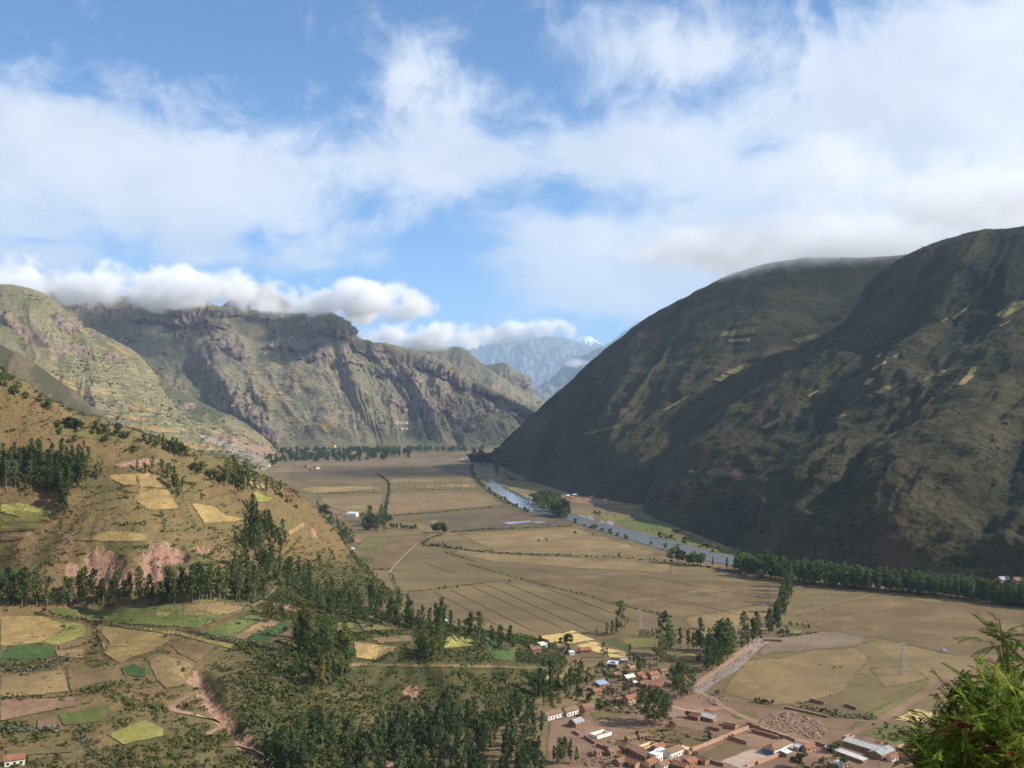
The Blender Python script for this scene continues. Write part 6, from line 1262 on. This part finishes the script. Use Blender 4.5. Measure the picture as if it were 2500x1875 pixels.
# ------------------------------------------------------------------ pepper tree on the lookout slope
pm_leaf = leaf_mat('pepper_leaves', (0.07, 0.125, 0.02), (0.33, 0.37, 0.055), .42, 1.0); pm_new = leaf_mat('young_pepper_leaves', (0.20, 0.28, 0.035), (0.42, 0.46, 0.09), .45, .5); pm_red = leaf_mat('reddish_pepper_leaves', (0.10, 0.03, 0.025), (0.22, 0.07, 0.04), .3, .6)
def frond_mesh(seed, mat, n=12, droop=.5):
    """pinnate leaf, 1 long, along +X, leaflets as slim folded blades"""
    rgf = np.random.default_rng(seed); V, Fc, o = [], [], 0
    t = np.linspace(0, 1, 9); path = np.column_stack([t * (1 - .12 * droop * t), .06 * np.sin(t * 3 + seed), -.35 * droop * t ** 2])
    rv, rf = tube(path, np.linspace(.008, .003, 9), 3); V.append(rv); Fc.append(rf); o = len(rv)
    for i in range(n):
        u = .12 + .86 * i / (n - 1); c = np.array([np.interp(u, t, path[:, k]) for k in range(3)])
        ln = .27 * math.sin(math.pi * min(1, .25 + .65 * (1 - abs(u - .45)))) * rgf.uniform(.85, 1.1)
        for s in (-1, 1):
            d = np.array((.5, s * 1.0, rgf.uniform(-.25, .1))); d /= np.linalg.norm(d); sd_ = np.cross(d, (0, 0, 1)); sd_ /= np.linalg.norm(sd_); w = .029
            tip = c + d * ln + np.array((.02, 0, -.05)); mid = c + d * ln * .45
            V.append(np.array([c, mid - sd_ * w, tip, mid + sd_ * w])); Fc.append(np.array([(0, 1, 2, 3)]) + o); o += 4
    v, f = np.concatenate(V), np.concatenate(Fc); me = raw_mesh('frond', v, f)
    tn = np.full(len(v), .5); tn[len(rv):] = np.repeat(np.clip(rgf.normal(.5, .25, (len(v) - len(rv)) // 4), 0, 1), 4); add_attr(me, 'tone', tn); me.materials.append(mat); return me
FR = [frond_mesh(i, pm_leaf, 11 + i, .3 + .2 * i) for i in range(4)]; FRN = [frond_mesh(20 + i, pm_new, 12, .6 + .3 * i) for i in range(2)]; FRR = [frond_mesh(30, pm_red, 11, .8)]
base = np.array((5.6, 9.6, 212.2)); pt = empty('pepper_tree', tuple(base)); tag(pt, 'green pepper tree with feathery leaves rising in the near right corner', 'tree')
pr = np.random.default_rng(77)
def PT(px, py, D): return P(px, py, D) - base
# skeleton: trunk, limbs, shoots
part('trunk', tube([(0, 0, -.5), (.05, 0, 1.0), (.0, -.1, 2.2), (.1, -.1, 3.1)], [.2, .16, .13, .1], 8), 'wood', pt)
shoots = []
def pxy(p): w = p + base; return proj(w)
def limb(a, ends, r0):
    for e_ in ends:
        a_ = np.array(a); e_ = np.array(e_); ll = np.linalg.norm(e_ - a_); m_ = (a_ + e_) / 2 + pr.normal(0, .05 * ll, 3) + (0, 0, .03 * ll); q = catmull(np.array([a_, m_, e_]), 8)
        part('branch', tube(q, np.linspace(r0, .004, 8), 5), 'wood', pt); shoots.append((q, 30 if pxy(e_)[1] < 1655 else 62))
top = np.array((.1, -.1, 3.1))
limb(top, [PT(2420, 1535, 8.6), PT(2455, 1620, 8.9), PT(2500, 1600, 9.6), PT(2400, 1640, 8.4), PT(2350, 1660, 8.3), PT(2345, 1700, 8.2), PT(2500, 1690, 8.2), PT(2430, 1700, 8.0), PT(2560, 1600, 9.0), PT(2620, 1650, 9.5)], .045)
limb(np.array((0, -.1, 2.4)), [PT(2290, 1720, 8.4), PT(2300, 1770, 8.0), PT(2270, 1780, 8.6), PT(2360, 1760, 7.8), PT(2420, 1780, 7.7), PT(2490, 1780, 7.6), PT(2270, 1830, 8.2), PT(2330, 1840, 7.8), PT(2400, 1850, 7.6), PT(2480, 1860, 7.5), PT(2560, 1750, 8.0), PT(2600, 1830, 8.5), PT(2690, 1750, 9.5), PT(2650, 1900, 9.0), PT(2450, 1920, 7.6), PT(2330, 1920, 8.0), PT(2250, 1890, 8.6)], .04)
fr_list = []
from mathutils import Matrix
for q, nf in shoots:
    for k in range(nf):
        t_ = 1 - .75 * pr.random() ** 1.6; i = min(6, int(t_ * 7)); f_ = t_ * 7 - i; p_ = q[i] * (1 - f_) + q[i + 1] * f_
        ax = q[min(7, i + 1)] - q[i]; ax = ax / (np.linalg.norm(ax) + 1e-9)
        d = ax * pr.uniform(.2, .8) + pr.normal(0, .6, 3) + (-.1, -.1, .1); d /= np.linalg.norm(d)
        fr_list.append((p_ + pr.normal(0, .05 + .10 * (1 - t_), 3), d, pr.uniform(.17, .3), pr.uniform(-.7, .7)))
for _ in range(1000):
    q_ = (pr.uniform(2230, 2560), pr.uniform(1600, 1900)); 
    if ((q_[0] - 2520) / 290) ** 2 + ((q_[1] - 1900) / 235) ** 2 > .92: continue
    d = pr.normal(0, 1, 3) + (-.4, -.3, .1); d /= np.linalg.norm(d); fr_list.append((PT(q_[0], q_[1], pr.uniform(7.6, 9.4)), d, pr.uniform(.16, .26), pr.uniform(-.7, .7)))
# the shoot that stands above the rest
for (px, py, dx, dz, s) in [(2445, 1560, .8, .5, .2), (2440, 1548, -.5, .8, .17), (2448, 1575, -.9, .0, .2), (2450, 1560, .9, .1, .22), (2452, 1590, .7, -.5, .25), (2450, 1595, -.6, -.5, .25), (2436, 1520, -.4, .9, .14), (2460, 1540, .9, .6, .16), (2455, 1600, .4, -.8, .24), (2430, 1570, -.9, .3, .18)]:
    d = np.array((dx, -.2, dz)); fr_list.append((PT(px, py, 8.8), d / np.linalg.norm(d), s, 0))
limb(PT(2462, 1650, 8.8), [PT(2448, 1545, 8.8), PT(2440, 1512, 8.8)], .012)
def frame(p, d, s, roll):
    x = Vector(d).normalized(); z = Vector((0, 0, 1)) - x * x.z; z = z.normalized() if z.length > .05 else Vector((0, 1, 0)); y = z.cross(x)
    m = Matrix((x, y, z)).transposed().to_4x4() @ Matrix.Rotation(roll, 4, 'X') @ Matrix.Scale(s, 4); m.translation = Vector(p); return m
sc_ = []
for it in fr_list:
    x, y = pxy(it[0]); sc_.append((not (2200 < x < 2520 and 1480 < y < 1900), it[0][1]))
order = sorted(range(len(fr_list)), key=lambda i: sc_[i]); rest_f = []
for r_, i in enumerate(order):
    p_, d, s, ro = fr_list[i]; x, y = pxy(p_)
    pool = FRR if (y > 1740 and pr.random() < .10) or (2280 < x < 2360 and 1740 < y < 1790 and pr.random() < .6) else (FRN if pr.random() < (.45 if y < 1700 else .12) else FR)
    me = pool[int(pr.integers(len(pool)))]; m = frame(p_, d, s, ro)
    if r_ < 290:
        o = link('frond', me, None, pt); o.matrix_local = m
    else: rest_f.append((me, m))
V, Fc, T, o_ = [], [], [], 0
for me, m in rest_f:
    c = np.empty(len(me.vertices) * 3, np.float32); me.vertices.foreach_get('co', c); c = c.reshape(-1, 3); M4 = np.array(m); c = c @ M4[:3, :3].T + M4[:3, 3]
    li = np.empty(len(me.loops), np.int32); me.loops.foreach_get('vertex_index', li); tt = np.empty(len(c), np.float32); me.attributes['tone'].data.foreach_get('value', tt)
    V.append(c); Fc.append(li.reshape(-1, 4) + o_); o_ += len(c); T.append(tt * .9)
me = raw_mesh('foliage', np.concatenate(V), np.concatenate(Fc)); add_attr(me, 'tone', np.concatenate(T)); me.materials.append(pm_leaf); fo = link('foliage', me, None, pt); tag(fo, kind='stuff')
# ------------------------------------------------------------------ cloud banks lying on the crests
def cloud(name, label, center, half, seed, dens=0.016, lumps=1.5, scale=1.0, flat=0.0, soft=0.5, rz=0.0, puff=2.2, core=.62):
    bm = bmesh.new(); bmesh.ops.create_icosphere(bm, subdivisions=3, radius=1.0)
    me = bpy.data.meshes.new(name); bm.to_mesh(me); bm.free()
    me.vertices.foreach_set('co', (np.array([v.co for v in me.vertices]) * np.array(half) * 1.04).astype(np.float32).ravel())
    o = link(name, me); o.location = center; o.rotation_euler = (0, 0, rz)
    m = bpy.data.materials.new('cloud_vapour'); m.use_nodes = True; n = N(m.node_tree); m.node_tree.nodes.clear()
    out = n.new('ShaderNodeOutputMaterial')
    oc = n.new('ShaderNodeTexCoord').outputs['Object']
    q = n.vmath('DIVIDE', oc, tuple(half))
    qx, qy, qz = n.xyz(q)
    # flat underside: squeeze the lower half
    low = n.math('MULTIPLY', n.math('MINIMUM', qz, 0.0), 1.0 + flat)
    qz2 = n.math('ADD', n.math('MAXIMUM', qz, 0.0), low)
    r = n.vmath('LENGTH', n.comb(qx, qy, qz2))
    pc = n.vmath('ADD', oc, (seed * 913.0, seed * 517.0, 0.0))
    big = n.noise(pc, 0.0042 * scale, 2.0, 0.5)
    det = n.noise(pc, 0.015 * scale, 5.0, 0.62)
    f = n.math('ADD', n.math('MULTIPLY', n.math('SUBTRACT', big, 0.5), puff), n.math('MULTIPLY', n.math('SUBTRACT', det, 0.5), lumps))
    f = n.math('ADD', n.math('SUBTRACT', core, r), f)
    f = n.math('MULTIPLY', f, n.step(r, 1.0, 0.8))
    d = n.math('MULTIPLY', n.step(f, 0.0, soft), dens)
    v = n.new('ShaderNodeVolumePrincipled'); v.inputs['Color'].default_value = (0.99, 0.99, 1.0, 1)
    v.inputs['Anisotropy'].default_value = 0.15
    n.L.new(d, v.inputs['Density']); n.L.new(v.outputs[0], out.inputs['Volume'])
    m.cycles.volume_step_rate = 0.35
    me.materials.append(m)
    tag(o, label, 'cloud', 'clouds lying on the mountain crests', 'stuff')
    return o
cloud('cloud', 'long white cloud bank hiding the left end of the cliff mountain crest', P(60, 700, 5450), (860, 560, 220), 1.0, flat=.9, puff=2.6)
cloud('cloud', 'white cloud bank over the middle of the cliff mountain crest', P(440, 724, 5500), (860, 600, 200), 7.0, flat=.9, puff=2.6)
cloud('cloud', 'lumpy white cumulus at the end of the left cloud bank', P(830, 752, 5750), (800, 500, 200), 2.0, flat=.9, puff=2.8)
cloud('cloud', 'low white cumulus below the gap in the far crests', P(1050, 828, 7300), (700, 420, 165), 3.0, flat=.6, puff=2.6)
cloud('cloud', 'bright cumulus lying on the far blue range', P(1260, 812, 22000), (1650, 900, 480), 4.0, flat=.6, dens=.008, scale=.32, puff=2.6)
cloud('cloud', 'thin white wisp on the flank of the far blue range', P(1430, 888, 20000), (750, 400, 140), 5.0, dens=.004, scale=.4)
cloud('cloud', 'soft grey cloud hugging the farther crest of the right mountain', P(2000, 612, 3150), (760, 520, 130), 8.0, flat=.1, dens=.008, puff=1.8, soft=.9, core=.85)
cloud('cloud', 'white cloud behind the farther crest of the right mountain', (1060, 5100, 1010), (620, 620, 125), 9.0, flat=.2, dens=.0055, puff=1.8, soft=.8, core=.8)
cloud('cloud', 'broad pale cloud deck above the right mountain', (1800, 3500, 940), (1450, 2100, 165), 6.0, flat=.1, dens=.0045, puff=2.0, soft=.6, scale=.6)

# ------------------------------------------------------------------ the air of the valley
b0, b1 = np.array((-24000, -600, -8.0)), np.array((26000, 58000, 4900.0))
vv = np.array([(x, y, z) for x in (b0[0], b1[0]) for y in (b0[1], b1[1]) for z in (b0[2], b1[2])])
hm = raw_mesh('haze', vv, [(0, 1, 3, 2), (4, 6, 7, 5), (0, 4, 5, 1), (2, 3, 7, 6), (0, 2, 6, 4), (1, 5, 7, 3)])
m = bpy.data.materials.new('valley_air'); m.use_nodes = True; n = N(m.node_tree); m.node_tree.nodes.clear()
out = n.new('ShaderNodeOutputMaterial'); v = n.new('ShaderNodeVolumePrincipled')
v.inputs['Color'].default_value = (0.52, 0.74, 1.0, 1); v.inputs['Density'].default_value = 2.5e-5
v.inputs['Anisotropy'].default_value = 0.1
n.L.new(v.outputs[0], out.inputs['Volume']); m.cycles.homogeneous_volume = True
hz_o = link('haze', hm, m); tag(hz_o, 'pale blue air haze filling the whole valley', 'haze', kind='stuff')
